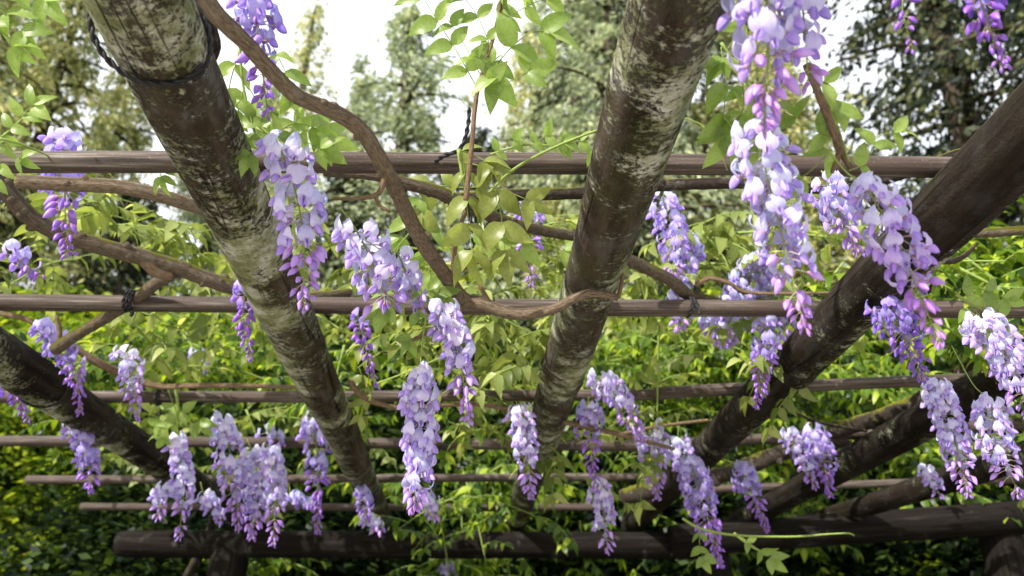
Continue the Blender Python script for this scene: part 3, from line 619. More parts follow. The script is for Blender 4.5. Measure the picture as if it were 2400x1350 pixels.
R_([(460, 830), (470, 850), (478, 870)], 3.2, 46, 25, 'blue', .8, 'tiny bluish raceme alone among bright leaves', [(455, 815)])
R_([(0, 890), (40, 930), (70, 985)], 2.5, 74, 28, 'purple', .4, 'purple raceme under the loop of slack rope', [(-20, 870)])
R_([(1040, 1320), (1055, 1340), (1060, 1370)], 4.6, 46, 21, 'blue', .9, 'tiny pale raceme below the support beam', [(1035, 1300)])
R_([(2165, 1105), (2190, 1130), (2200, 1160)], 2.6, 51, 25, 'lav', .9, 'small faint raceme beside the slim dark rafter', [(2160, 1090)])
R_([(1660, 750), (1690, 775), (1700, 810)], 2.5, 74, 28, 'violet', .7, 'small violet raceme under the second crossbar', [(1650, 735)])

# ------------------------------------------------------------------ leaves
def leaflet_geo(seed, nl=7, half=2, wid=.265, curl=.25):
    r = random.Random(seed); V = []; F = []; k = [r.uniform(-1, 1) for _ in range(4)]
    for i in range(nl+1):
        t = i/nl; w = wid*max(0.0, math.sin(math.pi*t**.78))**.85*(1-.25*t); w = max(w, .004)
        x = t-.04*t*t; zc = -curl*t*t+.05*math.sin(3*t+k[0]); yc = .06*k[1]*t*t
        for j in range(-half, half+1):
            u = j/half; V.append((x-.03*abs(u), yc+u*w, zc+.30*abs(u)*w+.018*math.sin(9*t+k[2]*3+u*2)*abs(u)))
    m = 2*half+1
    for i in range(nl):
        for j in range(m-1): a = i*m+j; F.append((a, a+1, a+m+1, a+m))
    return V, F
LEAF = [MB().add(*leaflet_geo(s)).mesh('leaflet', ['leaf_young']) for s in range(4)]
LEAFB = [MB().add(*leaflet_geo(s+9, curl=.4)).mesh('leaflet', ['leaf_bronze']) for s in range(4)]
def frame(d, nrm):
    d = d.normalized(); y = nrm.cross(d); y = y.normalized() if y.length > 1e-3 else d.orthogonal().normalized(); z = d.cross(y)
    return Matrix((d, y, z)).transposed().to_4x4()
def near_leaf(e, pts, z, ll, pairs, bronze=False, seed=0, spread=1.0, hang=.35, z2=None):
    """one pinnate leaf: pts pixels of its rachis, ll leaflet length in pixels"""
    r = random.Random(seed+len(pts)*31+int(pts[0][0])); b0 = e.location; zz = [z+((z2 or z)-z)*i/(len(pts)-1) for i in range(len(pts))]
    path, _ = catmull([P(x, y, q)-b0 for (x, y), q in zip(pts, zz)], [1]*len(pts), .004)
    u = z/FPX; base = path[0].copy()
    lf = link('leaf', MB().tube([p-base for p in path], [ll*u*.022*(1-.5*i/len(path)) for i in range(len(path))], 5, 0, spline=False).mesh('rachis', ['green_stem']), e, base)
    src = LEAFB if bronze else LEAF
    view = -CF
    for k in range(pairs*2+1):
        term = k == pairs*2
        t = 1.0 if term else .22+.72*((k//2)/max(1, pairs-1)); i = min(len(path)-1, int(t*(len(path)-1))); i = max(1, i)
        tan = (path[i]-path[i-1]).normalized(); sgn = 0 if term else (1 if k % 2 else -1)
        side = tan.cross(view).normalized()
        d = tan*(.55 if not term else 1)+side*sgn*spread*r.uniform(.75, 1.1)+Vector((0, 0, -hang*r.uniform(.5, 1.4)))+CF*r.uniform(-.35, .35)
        nr = (view*r.uniform(.5, 1.0)+Vector((0, 0, 1))*r.uniform(-.2, .7)+side*r.uniform(-.5, .5)).normalized()
        sz = ll*u*r.uniform(.82, 1.12)*(1 if t > .3 else .85)
        o = link('leaflet', src[r.randrange(4)], lf); o.matrix_local = Matrix.Translation(path[i]-base) @ frame(d, nr) @ Matrix.Diagonal((sz, sz*r.uniform(.9, 1.2), sz, 1))
def shoot(label, stem, z, d, leaves, mat='green_stem', grp='leafy young wisteria shoots'):
    b0 = P(*stem[0], z); e = link('wisteria_shoot', None, loc=b0); tag(e, label, 'leafy shoot', grp)
    link('stem', MB().tube([P(x, y, z)-b0 for x, y in stem], [d*.5*z/FPX*(1-.5*i/len(stem)) for i in range(len(stem))], 7, 0, wob=.06, step=.01).mesh('stem', [mat]), e)
    for i, l in enumerate(leaves):
        near_leaf(e, l[0], z, l[1], l[2], *(l[3:] if len(l) > 3 else ()), seed=i*17)
    return e
shoot('upright leafy shoot rising above the first crossbar into white sky', [(1092, 470), (1105, 350), (1118, 220), (1150, 110), (1172, 20), (1178, -40)], 1.27, 13,
      [([(1120, 210), (1070, 120), (1010, 25), (985, -20)], 78, 4), ([(1128, 180), (1080, 90), (1040, 30), (1020, -30)], 62, 3), ([(1122, 205), (1190, 120), (1245, 75), (1285, 75)], 92, 3), ([(1130, 170), (1175, 130), (1160, 190)], 80, 2), ([(1172, 20), (1195, 0), (1215, -20)], 70, 2), ([(1150, 110), (1120, 40), (1085, -10)], 66, 3), ([(1160, 60), (1225, 20), (1290, -10)], 70, 3), ([(1128, 190), (1195, 190), (1240, 165)], 74, 2)], 'twig')
shoot('bronze leaf cluster drooping over the first crossbar among black ropes', [(1075, 350), (1082, 400), (1095, 470)], 1.32, 10,
      [([(1078, 350), (1088, 400), (1096, 500), (1108, 600)], 84, 4, True), ([(1085, 380), (1140, 400), (1170, 480), (1185, 600)], 80, 4, True), ([(1075, 350), (1110, 362), (1140, 380)], 78, 2, True), ([(1090, 440), (1160, 440), (1240, 470)], 72, 2, True)])
shoot('young leaves beside the snaking branch below the first crossbar', [(985, 450), (1030, 540), (1080, 640)], 1.78, 8,
      [([(1090, 440), (1010, 440), (985, 500)], 76, 3, True), ([(985, 450), (960, 520), (935, 560)], 62, 3), ([(1020, 520), (1000, 600), (1010, 650)], 62, 3), ([(1080, 640), (1180, 590), (1270, 570), (1335, 590)], 62, 3), ([(1060, 620), (1130, 570), (1180, 560)], 60, 3)])
shoot('green leaves behind the large violet raceme beside the branch', [(560, 60), (570, 200), (600, 320)], 1.36, 8,
      [([(560, 120), (535, 220), (540, 320)], 78, 4), ([(580, 200), (640, 290), (700, 300), (770, 320)], 74, 4), ([(640, 110), (670, 170), (690, 220)], 66, 3), ([(570, 210), (560, 280), (620, 300)], 70, 3)])
shoot('pale pointed leaves on the knobbly twig', [(1920, 180), (1950, 260), (1990, 380)], 1.06, 8,
      [([(1925, 190), (1945, 200), (1960, 235)], 92, 1), ([(1950, 250), (1975, 290), (1965, 300)], 90, 1), ([(1990, 400), (2030, 380), (2060, 320), (2110, 310)], 66, 3), ([(1950, 350), (1900, 400), (1870, 420)], 74, 2), ([(1940, 320), (1880, 290), (1860, 270)], 74, 2)])
shoot('leaves hanging behind the biggest pale raceme', [(1690, 100), (1730, 160), (1770, 220)], 1.15, 8,
      [([(1690, 110), (1700, 200), (1695, 280)], 84, 3), ([(1740, 180), (1740, 260), (1700, 320)], 84, 3), ([(1760, 200), (1790, 280), (1770, 340)], 74, 3), ([(1740, 40), (1720, 90), (1690, 140)], 60, 2)])
shoot('large green leaves above the far left fir', [(-60, -40), (-10, 10), (40, 60)], 1.1, 8, [([(-40, -20), (10, 20), (60, 80)], 88, 3), ([(-60, -60), (60, -40), (110, 0)], 80, 3), ([(-30, 60), (10, 80), (40, 110)], 70, 2)])
shoot('pale curled shoot over the end of the first crossbar', [(0, 325), (30, 300), (60, 270)], 1.42, 7, [([(20, 310), (50, 270), (80, 245)], 55, 3), ([(0, 325), (0, 380), (-10, 430)], 55, 3), ([(10, 310), (20, 350), (50, 370)], 48, 2)])
shoot('folded young leaves over the second crossbar above the lavender raceme', [(950, 610), (960, 680), (985, 740)], 1.64, 7, [([(965, 670), (930, 680), (905, 720)], 64, 3), ([(980, 700), (1000, 680), (1030, 690)], 60, 3), ([(975, 720), (985, 770), (960, 800)], 50, 2), ([(960, 690), (880, 640), (850, 620)], 40, 2)])
shoot('leaves over the lavender raceme stalk beside the roped rafter', [(600, 300), (640, 318), (690, 330)], 1.3, 7, [([(640, 318), (690, 290), (740, 300)], 66, 3), ([(660, 325), (720, 335), (760, 350)], 60, 2), ([(620, 310), (600, 345), (585, 365)], 56, 2)])
shoot('pale tuft of curled leaves hanging under the first crossbar at the roped rafter', [(380, 360), (385, 385), (380, 400)], 1.5, 6, [([(382, 380), (375, 400), (380, 420)], 44, 2)])
shoot('small green shoot tips above the first crossbar beside the banded rafter', [(1150, 362), (1230, 340), (1330, 345)], 1.42, 6, [([(1160, 355), (1190, 335), (1210, 330)], 44, 2), ([(1240, 345), (1280, 320), (1320, 330)], 48, 3), ([(1300, 345), (1370, 330), (1400, 360)], 46, 3)])
shoot('pale leaf spray in front of the mossy branch near the beam', [(410, 900), (418, 960), (420, 1000)], 2.65, 8, [([(412, 950), (390, 970), (375, 990)], 50, 2), ([(418, 960), (450, 970), (470, 990)], 50, 2), ([(415, 985), (400, 1000), (385, 1020)], 46, 2)])
shoot('green leaves hanging in front of the support beam below the tendril', [(1720, 1250), (1760, 1280), (1800, 1300)], 2.4, 7, [([(1740, 1260), (1780, 1290), (1810, 1310)], 44, 3), ([(1640, 1240), (1640, 1280), (1650, 1310)], 40, 3)])
shoot('pale compound leaves beside the lavender raceme by the blackened rafter', [(2240, 690), (2290, 720), (2350, 745)], 1.55, 8, [([(2250, 700), (2300, 680), (2360, 700)], 60, 3), ([(2270, 710), (2280, 750), (2320, 770)], 56, 3)])

# mid-distance shoots: whole pinnate leaves as parts, shared meshes
def pinnate(seed, mat, pairs):
    r = random.Random(seed); mb = MB(); droop = r.uniform(.15, .45)
    path = [Vector((t, .05*math.sin(3*t+seed), .10*t-droop*t*t)) for t in [i/6 for i in range(7)]]
    mb.tube(path, [.010]*6+[.005], 4, 1, spline=False)
    for k in range(pairs*2+1):
        term = k == pairs*2; t = 1 if term else .2+.72*(k//2)/(pairs-1); q = path[min(6, round(t*6))]
        sg = 0 if term else (1 if k % 2 else -1); V, F = leaflet_geo(seed*31+k, 4, 1, .245, .35)
        d = Vector((.55 if sg else 1, sg*r.uniform(.7, 1), -r.uniform(.15, .7))); fm = frame(d, Vector((r.uniform(-.4, .4), -.4*sg+r.uniform(-.4, .4), 1)))
        s = r.uniform(.30, .40); mb.add([q+(fm @ (Vector(v)*s)) for v in V], F, 0)
    return mb.mesh('pinnate_leaf', [mat, 'green_stem'])
PIN = {m: [pinnate(s+hash_, m, 4+s % 2) for s in range(5)] for hash_, m in enumerate(('leaf_mid', 'leaf_pale'))}
def mid_shoot(px, py, z, length, nleaf, mat, label, seed, grp):
    r = random.Random(seed); b0 = P(px, py, z); e = link('wisteria_shoot', None, loc=b0); d = None
    d = Vector((r.uniform(-1, 1), r.uniform(-.5, .3), r.uniform(-.55, .5))).normalized()
    how = ('long ' if length > .41 else 'short ' if length < .33 else '')+('drooping ' if d.z < -.2 else 'rising ' if d.z > .2 else '')
    tag(e, how+label, 'leafy shoot', grp)
    path = [b0*0+d*length*t+Vector((0, 0, -.25*length*t*t)) for t in (0, .33, .66, 1)]
    link('stem', MB().tube(path, [.005, .004, .003, .002], 5, 0, step=.04).mesh('stem', ['green_stem']), e)
    for i in range(nleaf):
        t = .1+.9*i/max(1, nleaf-1); q = d*length*t+Vector((0, 0, -.25*length*t*t))
        az = i*2.4+r.uniform(-.5, .5); dd = Vector((math.cos(az), math.sin(az)*.8-.2, r.uniform(-.5, .45))); s = r.uniform(.13, .22)*(1.2 if z > 4.2 else 1)
        o = link('leaf', r.choice(PIN[mat]), e); o.matrix_local = Matrix.Translation(q) @ frame(dd, Vector((r.uniform(-.3, .3), r.uniform(-.6, .1), 1))) @ Matrix.Scale(s, 4)
REG = [ # x0,x1,y0,y1,z0,z1,count,material,label
 (230, 500, 470, 640, 2.2, 2.8, 3, 'leaf_pale', 'soft pale shoot hanging between the mossy branch and the first crossbar'),
 (60, 340, 590, 720, 2.4, 3.0, 2, 'leaf_pale', 'soft pale shoot below the sagging mossy branch'),
 (260, 700, 745, 900, 3.8, 5.4, 22, 'leaf_mid', 'bright leafy shoot above the third crossbar beside the dark brown rafter'),
 (20, 300, 780, 960, 3.4, 4.4, 6, 'leaf_mid', 'bright leafy shoot behind the dark brown rafter'),
 (400, 720, 950, 1050, 3.6, 4.4, 6, 'leaf_pale', 'pale leafy shoot between the third and fourth crossbars above the dense bunch'),
 (780, 940, 560, 780, 2.2, 2.8, 3, 'leaf_pale', 'pale leafy shoot beside the broad lavender raceme'),
 (780, 960, 780, 940, 2.8, 3.6, 5, 'leaf_mid', 'leafy shoot behind the dark budding raceme'),
 (1100, 1290, 770, 920, 2.8, 3.6, 4, 'leaf_pale', 'pale leafy shoot beside the banded rafter above the third crossbar'),
 (1080, 1230, 640, 720, 2.3, 2.8, 2, 'leaf_pale', 'pale leafy shoot behind the vine elbow'),
 (1040, 1220, 960, 1130, 4.3, 5.2, 6, 'leaf_mid', 'leafy shoot between the third and fifth crossbars beside the banded rafter'),
 (760, 900, 960, 1110, 4.3, 5.2, 5, 'leaf_mid', 'leafy shoot behind the roped rafter at the fourth crossbar'),
 (1020, 1220, 1160, 1260, 3.6, 4.0, 3, 'leaf_mid', 'leafy shoot in front of the support beam between the rafters'),
 (1380, 1780, 750, 900, 3.8, 5.4, 26, 'leaf_mid', 'sunny leafy shoot above the third crossbar between the banded and dark rafters'),
 (1500, 1760, 470, 640, 2.2, 2.9, 4, 'leaf_pale', 'pale leafy shoot beside the banded rafter between the first two crossbars'),
 (1880, 2060, 560, 700, 2.2, 2.8, 4, 'leaf_mid', 'leafy shoot behind the bluish raceme at the dark rafter'),
 (2200, 2420, 560, 740, 2.5, 3.6, 14, 'leaf_mid', 'sunny leafy shoot beyond the dark rafter below the grey branch'),
 (1700, 2100, 850, 1000, 4.2, 5.2, 14, 'leaf_mid', 'leafy shoot below the dark rafter near the third crossbar'),
 (1500, 1640, 930, 1010, 4.0, 5.0, 6, 'leaf_mid', 'leafy shoot under the third crossbar among the racemes'),
 (1260, 1420, 1080, 1250, 4.4, 5.2, 5, 'leaf_mid', 'leafy shoot behind the banded rafter end'),
 (1700, 2000, 1060, 1200, 4.4, 5.2, 8, 'leaf_mid', 'leafy shoot among the dark rafter ends'),
 (2060, 2400, 1000, 1180, 4.4, 5.2, 7, 'leaf_mid', 'leafy shoot behind the blackened rafter'),
 (880, 1070, 640, 860, 2.5, 3.1, 4, 'leaf_pale', 'pale leafy shoot behind the lavender raceme under the vine elbow'),
 (1110, 1300, 560, 700, 2.2, 2.8, 4, 'leaf_pale', 'pale leafy shoot behind the violet raceme beyond the bronze leaves'),
 (1420, 1560, 640, 760, 2.6, 3.2, 3, 'leaf_pale', 'pale leafy shoot beside the grey branch at the second crossbar'),
 (1640, 1790, 540, 700, 2.4, 3.0, 4, 'leaf_pale', 'pale leafy shoot behind the thin curling twig'),
 (2240, 2420, 740, 900, 2.6, 3.2, 5, 'leaf_pale', 'pale leafy shoot beyond the blackened rafter'),
 (560, 700, 560, 720, 2.6, 3.2, 3, 'leaf_pale', 'pale leafy shoot behind the roped rafter at the second crossbar'),
 (1000, 1260, 1300, 1360, 4.6, 5.2, 5, 'leaf_mid', 'leafy shoot hanging below the support beam'),
 (600, 760, 1290, 1360, 4.6, 5.2, 3, 'leaf_mid', 'leafy shoot under the support beam beside the post'),
 (1560, 1660, 1290, 1360, 4.4, 5.0, 2, 'leaf_mid', 'leafy shoot under the beam joint')]
for x0, x1, y0, y1, z0, z1, cnt, mt, lab in REG:
    r = random.Random(x0*7+y0)
    for i in range(cnt):
        mid_shoot(r.uniform(x0, x1), r.uniform(y0, y1), r.uniform(z0, z1), r.uniform(.25, .5), r.randint(6, 9), mt, lab, x0+y0*3+i*71, 'leafy wisteria shoots on the pergola roof')

# ------------------------------------------------------------------ trees behind
def cards(C, D, ln, wd, jit=.35):
    """diamond leaf faces at C along D"""
    n = len(C); D = D+rng.normal(0, jit, (n, 3)); D /= np.linalg.norm(D, axis=1)[:, None]
    Nn = rng.normal(0, 1, (n, 3)); B = np.cross(D, Nn); B /= np.linalg.norm(B, axis=1)[:, None]+1e-9
    l = (ln*rng.uniform(.6, 1.4, n))[:, None]; w = (wd*rng.uniform(.6, 1.4, n))[:, None]
    V = np.empty((n, 4, 3)); V[:, 0] = C-D*l*.5; V[:, 1] = C+B*w*.5+D*l*.05; V[:, 2] = C+D*l*.5; V[:, 3] = C-B*w*.5+D*l*.05
    return V.reshape(-1, 3), n
def conifer_mesh(H, spread, nb, per, leaf, mat, seed, base=.12, limbs=True):
    global rng; rng = np.random.default_rng(seed); r = random.Random(seed); Cs = []; Ds = []; tb = MB()
    tb.tube([(0, 0, -.1), (.05, 0, H*.4), (0, .05, H*.8), (0, 0, H*.99)], [H*.018, H*.013, H*.006, H*.001], 8, 0, wob=.04, step=.5)
    for i in range(nb):
        t = base+(1-base)*((i+.5)/nb)**.95; z = H*t; az = i*2.399+r.uniform(-.5, .5)
        L_ = spread*(1-t)**.7*r.uniform(.35, 1.2)+.15
        m = max(14, int(per*(.25+L_/spread))); nc = max(2, int(L_*2.2))
        cc = np.sort(rng.uniform(.2, 1, nc)); s = np.clip(cc[rng.integers(0, nc, m)]+rng.normal(0, .085, m), .08, 1.08); up = r.uniform(-.05, .4)
        x = L_*s; zz = L_*(up*s-.45*s*s)
        lat = rng.normal(0, 1, m)*(.14+.20*(1-s))*L_*.5+rng.normal(0, .10, m)
        hang = -np.abs(rng.normal(0, 1, m))*.22*(.4+L_*.22)+rng.normal(0, .05, m)
        C = np.stack([x*math.cos(az)-lat*math.sin(az), x*math.sin(az)+lat*math.cos(az), z+zz+hang], 1)
        dx = np.stack([np.cos(az)*np.ones(m)*.6, np.sin(az)*np.ones(m)*.6, -.55-.3*s], 1)
        Cs.append(C); Ds.append(dx)
        if limbs and L_ > .8 and i % 2 == 0:
            tb.tube([(0, 0, z), (L_*.4*math.cos(az), L_*.4*math.sin(az), z+L_*(up*.4-.09)), (L_*.85*math.cos(az), L_*.85*math.sin(az), z+L_*(up*.85-.4))], [H*.004, H*.0025, H*.001], 4, 0, step=1.0)
    V, n = cards(np.concatenate(Cs), np.concatenate(Ds), leaf, leaf*.38)
    return fast_mesh('crown', V, n, mat), tb.mesh('trunk', ['trunk'])
def tree(meshes, apex, D, H0, label, rz=0., grp='tall firs behind the pergola', wide=1.0, name='fir_tree'):
    a = PD(*apex, D); s = a.z/H0; e = link(name, None, loc=(a.x, a.y, 0)); tag(e, label, 'tree', grp)
    c = link('crown', meshes[0], e); t = link('trunk', meshes[1], e)
    for o in (c, t): o.rotation_euler = (0, 0, rz); o.scale = (s*wide, s*wide, s)
    return e
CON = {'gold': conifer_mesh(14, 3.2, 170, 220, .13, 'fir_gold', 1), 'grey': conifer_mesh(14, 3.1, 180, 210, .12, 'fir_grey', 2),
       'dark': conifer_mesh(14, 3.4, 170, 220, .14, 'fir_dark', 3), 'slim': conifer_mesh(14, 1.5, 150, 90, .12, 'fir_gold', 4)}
def T(kind, ax, ay, D, label, rz=0., wide=1.0): return tree(CON[kind], (ax, ay), D, 14, label, rz, wide=wide)
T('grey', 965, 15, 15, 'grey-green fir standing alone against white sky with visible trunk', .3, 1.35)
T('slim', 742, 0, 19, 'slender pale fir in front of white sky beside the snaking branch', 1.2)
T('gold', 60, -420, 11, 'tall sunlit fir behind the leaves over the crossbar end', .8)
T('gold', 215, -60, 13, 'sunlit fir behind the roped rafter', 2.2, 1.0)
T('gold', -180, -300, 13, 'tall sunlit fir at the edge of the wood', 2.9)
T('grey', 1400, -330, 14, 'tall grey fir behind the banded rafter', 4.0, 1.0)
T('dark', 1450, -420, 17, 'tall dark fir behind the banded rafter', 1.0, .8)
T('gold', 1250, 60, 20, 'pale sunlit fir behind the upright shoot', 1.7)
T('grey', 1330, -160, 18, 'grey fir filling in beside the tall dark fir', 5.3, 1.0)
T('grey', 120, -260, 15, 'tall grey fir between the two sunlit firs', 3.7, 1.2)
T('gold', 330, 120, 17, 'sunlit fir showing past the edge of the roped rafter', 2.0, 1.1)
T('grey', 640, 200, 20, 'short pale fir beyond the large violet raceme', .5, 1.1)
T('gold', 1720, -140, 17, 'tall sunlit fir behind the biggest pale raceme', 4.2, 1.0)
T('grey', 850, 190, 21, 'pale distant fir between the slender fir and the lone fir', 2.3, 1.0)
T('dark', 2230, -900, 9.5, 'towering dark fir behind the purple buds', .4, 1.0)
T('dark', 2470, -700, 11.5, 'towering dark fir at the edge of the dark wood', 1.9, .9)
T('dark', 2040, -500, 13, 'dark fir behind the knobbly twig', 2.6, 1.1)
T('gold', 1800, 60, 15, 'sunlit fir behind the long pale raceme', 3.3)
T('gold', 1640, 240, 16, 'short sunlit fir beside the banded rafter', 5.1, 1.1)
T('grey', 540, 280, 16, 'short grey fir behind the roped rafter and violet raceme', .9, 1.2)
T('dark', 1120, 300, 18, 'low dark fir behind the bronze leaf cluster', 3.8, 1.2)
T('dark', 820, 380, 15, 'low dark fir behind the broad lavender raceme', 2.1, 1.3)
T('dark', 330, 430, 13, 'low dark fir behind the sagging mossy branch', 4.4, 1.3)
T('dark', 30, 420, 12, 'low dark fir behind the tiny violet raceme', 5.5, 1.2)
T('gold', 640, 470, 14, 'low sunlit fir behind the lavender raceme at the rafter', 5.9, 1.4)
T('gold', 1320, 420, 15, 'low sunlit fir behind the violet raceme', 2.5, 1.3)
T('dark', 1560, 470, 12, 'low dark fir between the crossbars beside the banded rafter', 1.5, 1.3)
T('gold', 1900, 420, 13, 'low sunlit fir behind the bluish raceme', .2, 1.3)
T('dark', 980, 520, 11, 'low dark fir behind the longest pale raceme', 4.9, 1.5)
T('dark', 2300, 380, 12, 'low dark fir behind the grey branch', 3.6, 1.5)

# broadleaf shrubs and small trees
def broad_mesh(seed, W_, H_, nclump, per, leaf, mat, stems=5):
    global rng; rng = np.random.default_rng(seed); r = random.Random(seed); Cs = []; tb = MB()
    for k in range(stems):
        a = 6.28*k/stems+r.random(); b = [(0.1*math.cos(a), .1*math.sin(a), -.05), (.25*W_*math.cos(a), .25*W_*math.sin(a), H_*.45), (.6*W_*math.cos(a+.4)*.7, .6*W_*math.sin(a+.4)*.7, H_*.9)]
        tb.tube(b, [.05, .03, .01], 6, 0, wob=.06, step=.2)
    for i in range(nclump):
        u = r.random(); th = r.uniform(0, 6.28); ph = math.acos(r.uniform(-.75, 1)); q = (.55+.45*u**.5)
        c = np.array([W_*q*math.sin(ph)*math.cos(th), W_*q*math.sin(ph)*math.sin(th), H_*.56+H_*.46*q*math.cos(ph)])
        sz = r.uniform(.14, .34)*W_*.6; C = c+rng.normal(0, 1, (per, 3))*np.array([sz, sz, sz*.32])
        Cs.append(C)
    C = np.concatenate(Cs); C = C[C[:, 2] > .05*H_]; n = len(C); D = rng.normal(0, 1, (n, 3)); D[:, 2] = D[:, 2]*.35-.3
    # leaf faces lie roughly level
    D /= np.linalg.norm(D, axis=1)[:, None]; Nn = rng.normal(0, .45, (n, 3)); Nn[:, 2] += 1; B = np.cross(D, Nn); B /= np.linalg.norm(B, axis=1)[:, None]
    l = (leaf*rng.uniform(.6, 1.3, n))[:, None]; V = np.empty((n, 4, 3)); V[:, 0] = C-D*l*.5; V[:, 1] = C+B*l*.30-D*l*.05; V[:, 2] = C+D*l*.5; V[:, 3] = C-B*l*.30-D*l*.05
    return fast_mesh('crown', V.reshape(-1, 3), n, mat), tb.mesh('stem', ['trunk'])
def vine_mesh(seed, W_, H_, nclump, per, mat):
    """a bush of pinnate leaves: nine leaflet faces along each drooping rachis"""
    global rng; base, st = broad_mesh(seed, W_, H_, 4, 4, .05, mat); rng = np.random.default_rng(seed); r = random.Random(seed); Bp = []; Bd = []
    for i in range(nclump):
        th = r.uniform(0, 6.28); ph = math.acos(r.uniform(-.75, 1)); q = .5+.5*r.random()**.5
        c = np.array([W_*q*math.sin(ph)*math.cos(th), W_*q*math.sin(ph)*math.sin(th), H_*.56+H_*.46*q*math.cos(ph)])
        a = rng.uniform(0, 6.28, per); Bp.append(c+rng.normal(0, .10, (per, 3))); Bd.append(np.stack([np.cos(a), np.sin(a), rng.uniform(-.5, .35, per)], 1))
    Bp = np.concatenate(Bp); Bd = np.concatenate(Bd); n = len(Bp); Bd /= np.linalg.norm(Bd, axis=1)[:, None]
    S_ = np.cross(Bd, [0, 0, 1.]); S_ /= np.linalg.norm(S_, axis=1)[:, None]; Ln = rng.uniform(.17, .30, n)[:, None]; out = []
    for k in range(9):
        t = 1. if k == 8 else .22+.7*(k//2)/3; sg = 0 if k == 8 else (1 if k % 2 else -1)
        C = Bp+Bd*Ln*t+np.array([0, 0, -1.])*Ln*.35*t*t
        D = Bd*(.5 if sg else 1.)+S_*sg*rng.uniform(.7, 1., (n, 1))+np.array([0, 0, -1.])*rng.uniform(.15, .7, (n, 1)); D /= np.linalg.norm(D, axis=1)[:, None]
        Nn = rng.normal(0, .35, (n, 3)); Nn[:, 2] += 1; B = np.cross(D, Nn); B /= np.linalg.norm(B, axis=1)[:, None]; l = Ln*rng.uniform(.30, .42, (n, 1))
        V = np.empty((n, 4, 3)); V[:, 0] = C; V[:, 1] = C+D*l*.42+B*l*.22; V[:, 2] = C+D*l; V[:, 3] = C+D*l*.42-B*l*.22; out.append(V)
    V = np.concatenate(out); V = V[V[:, 0, 2] > .05*H_]
    return fast_mesh('crown', V.reshape(-1, 3), len(V), mat), st
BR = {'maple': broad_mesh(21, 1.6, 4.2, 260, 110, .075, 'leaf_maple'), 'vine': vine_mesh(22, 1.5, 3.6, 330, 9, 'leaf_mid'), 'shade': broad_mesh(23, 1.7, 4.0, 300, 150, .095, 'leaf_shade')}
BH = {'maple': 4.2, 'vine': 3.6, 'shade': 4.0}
def shrub(kind, ax, ay, D, label, rz=0., wide=1.0, cat='shrub', name='leafy_shrub', grp='shrubs and small trees behind the pergola'):
    a = PD(ax, ay, D); s = a.z/BH[kind]; e = link(name, None, loc=(a.x, a.y, 0)); tag(e, label, cat, grp)
    for o in (link('crown', BR[kind][0], e), link('stem', BR[kind][1], e)): o.rotation_euler = (0, 0, rz); o.scale = (s*wide, s*wide, s)
    return e
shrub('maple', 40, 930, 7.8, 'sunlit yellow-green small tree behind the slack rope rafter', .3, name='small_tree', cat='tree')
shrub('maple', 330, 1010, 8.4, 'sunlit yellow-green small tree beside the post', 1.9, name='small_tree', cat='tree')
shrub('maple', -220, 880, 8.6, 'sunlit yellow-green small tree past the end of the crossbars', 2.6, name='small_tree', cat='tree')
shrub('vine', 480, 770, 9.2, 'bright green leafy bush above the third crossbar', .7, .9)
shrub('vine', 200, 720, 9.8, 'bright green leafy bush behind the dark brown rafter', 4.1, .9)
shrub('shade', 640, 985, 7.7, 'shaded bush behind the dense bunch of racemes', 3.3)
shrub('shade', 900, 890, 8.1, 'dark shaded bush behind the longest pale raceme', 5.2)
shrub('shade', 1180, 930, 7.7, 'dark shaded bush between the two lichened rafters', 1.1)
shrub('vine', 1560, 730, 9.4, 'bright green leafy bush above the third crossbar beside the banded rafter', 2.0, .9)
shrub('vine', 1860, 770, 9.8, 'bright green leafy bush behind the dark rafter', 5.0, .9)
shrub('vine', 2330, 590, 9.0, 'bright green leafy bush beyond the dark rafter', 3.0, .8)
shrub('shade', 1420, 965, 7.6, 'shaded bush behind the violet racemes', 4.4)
shrub('shade', 1750, 960, 7.7, 'shaded bush behind the dark rafter ends', .9)
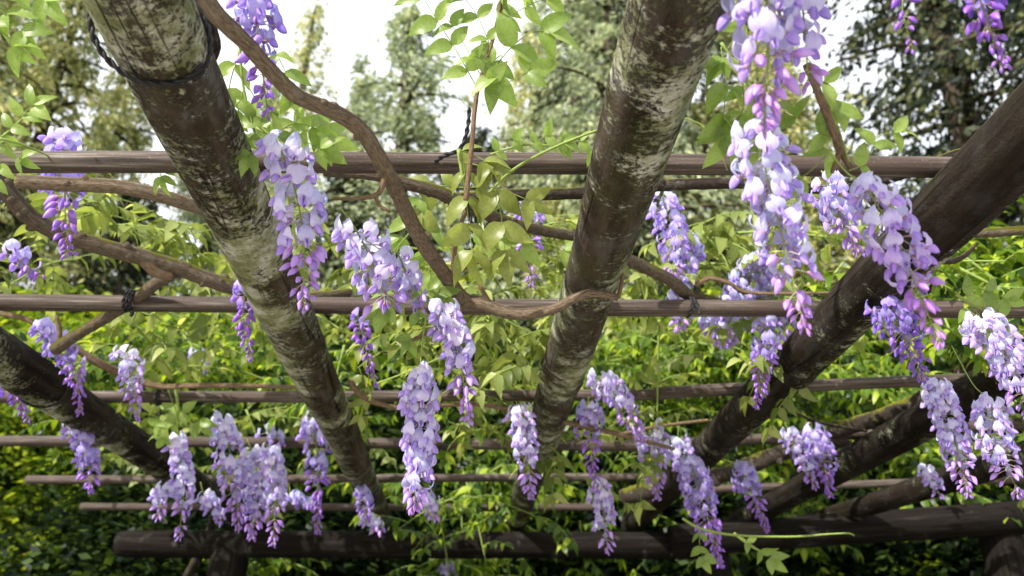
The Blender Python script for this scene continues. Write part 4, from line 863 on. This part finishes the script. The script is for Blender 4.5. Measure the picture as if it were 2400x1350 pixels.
shrub('shade', 2080, 930, 7.5, 'shaded bush behind the blackened rafter', 2.4)
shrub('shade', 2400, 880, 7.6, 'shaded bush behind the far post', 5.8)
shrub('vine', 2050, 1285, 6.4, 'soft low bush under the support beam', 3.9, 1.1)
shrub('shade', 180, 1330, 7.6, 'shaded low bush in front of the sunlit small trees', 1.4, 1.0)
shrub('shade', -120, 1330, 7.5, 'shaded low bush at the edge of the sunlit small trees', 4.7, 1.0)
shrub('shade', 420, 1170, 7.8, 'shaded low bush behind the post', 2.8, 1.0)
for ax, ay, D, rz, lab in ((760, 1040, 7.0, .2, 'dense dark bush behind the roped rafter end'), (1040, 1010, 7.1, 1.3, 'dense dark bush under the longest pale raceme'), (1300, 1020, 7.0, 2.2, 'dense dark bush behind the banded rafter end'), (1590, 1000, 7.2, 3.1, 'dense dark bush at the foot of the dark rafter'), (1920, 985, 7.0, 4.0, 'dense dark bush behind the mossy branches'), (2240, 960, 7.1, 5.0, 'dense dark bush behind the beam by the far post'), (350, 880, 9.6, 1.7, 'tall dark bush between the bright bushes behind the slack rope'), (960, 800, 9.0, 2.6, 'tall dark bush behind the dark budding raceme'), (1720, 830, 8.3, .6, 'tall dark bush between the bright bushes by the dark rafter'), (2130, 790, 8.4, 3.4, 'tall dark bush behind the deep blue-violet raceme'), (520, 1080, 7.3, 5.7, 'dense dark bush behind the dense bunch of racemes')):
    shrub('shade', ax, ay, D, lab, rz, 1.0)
# far wood closing the view
def far_wood():
    global rng; rng = np.random.default_rng(77); n = 90000
    a = rng.uniform(-1.0, 1.0, n); d = rng.uniform(22, 30, n); top = 6.5+2.5*np.sin(a*9)+1.5*np.sin(a*23+1)
    C = np.stack([d*np.sin(a), d*np.cos(a), rng.uniform(0, 1, n)**.8*top], 1); C += rng.normal(0, .3, C.shape)
    V, m = cards(C, np.tile([0, 0, -1.], (n, 1)), .42, .2, .8)
    o = link('far_wood', fast_mesh('far_wood', V, m, 'fir_dark')); tag(o, 'dark distant wood behind all the trees', 'wood', kind='stuff')
far_wood()
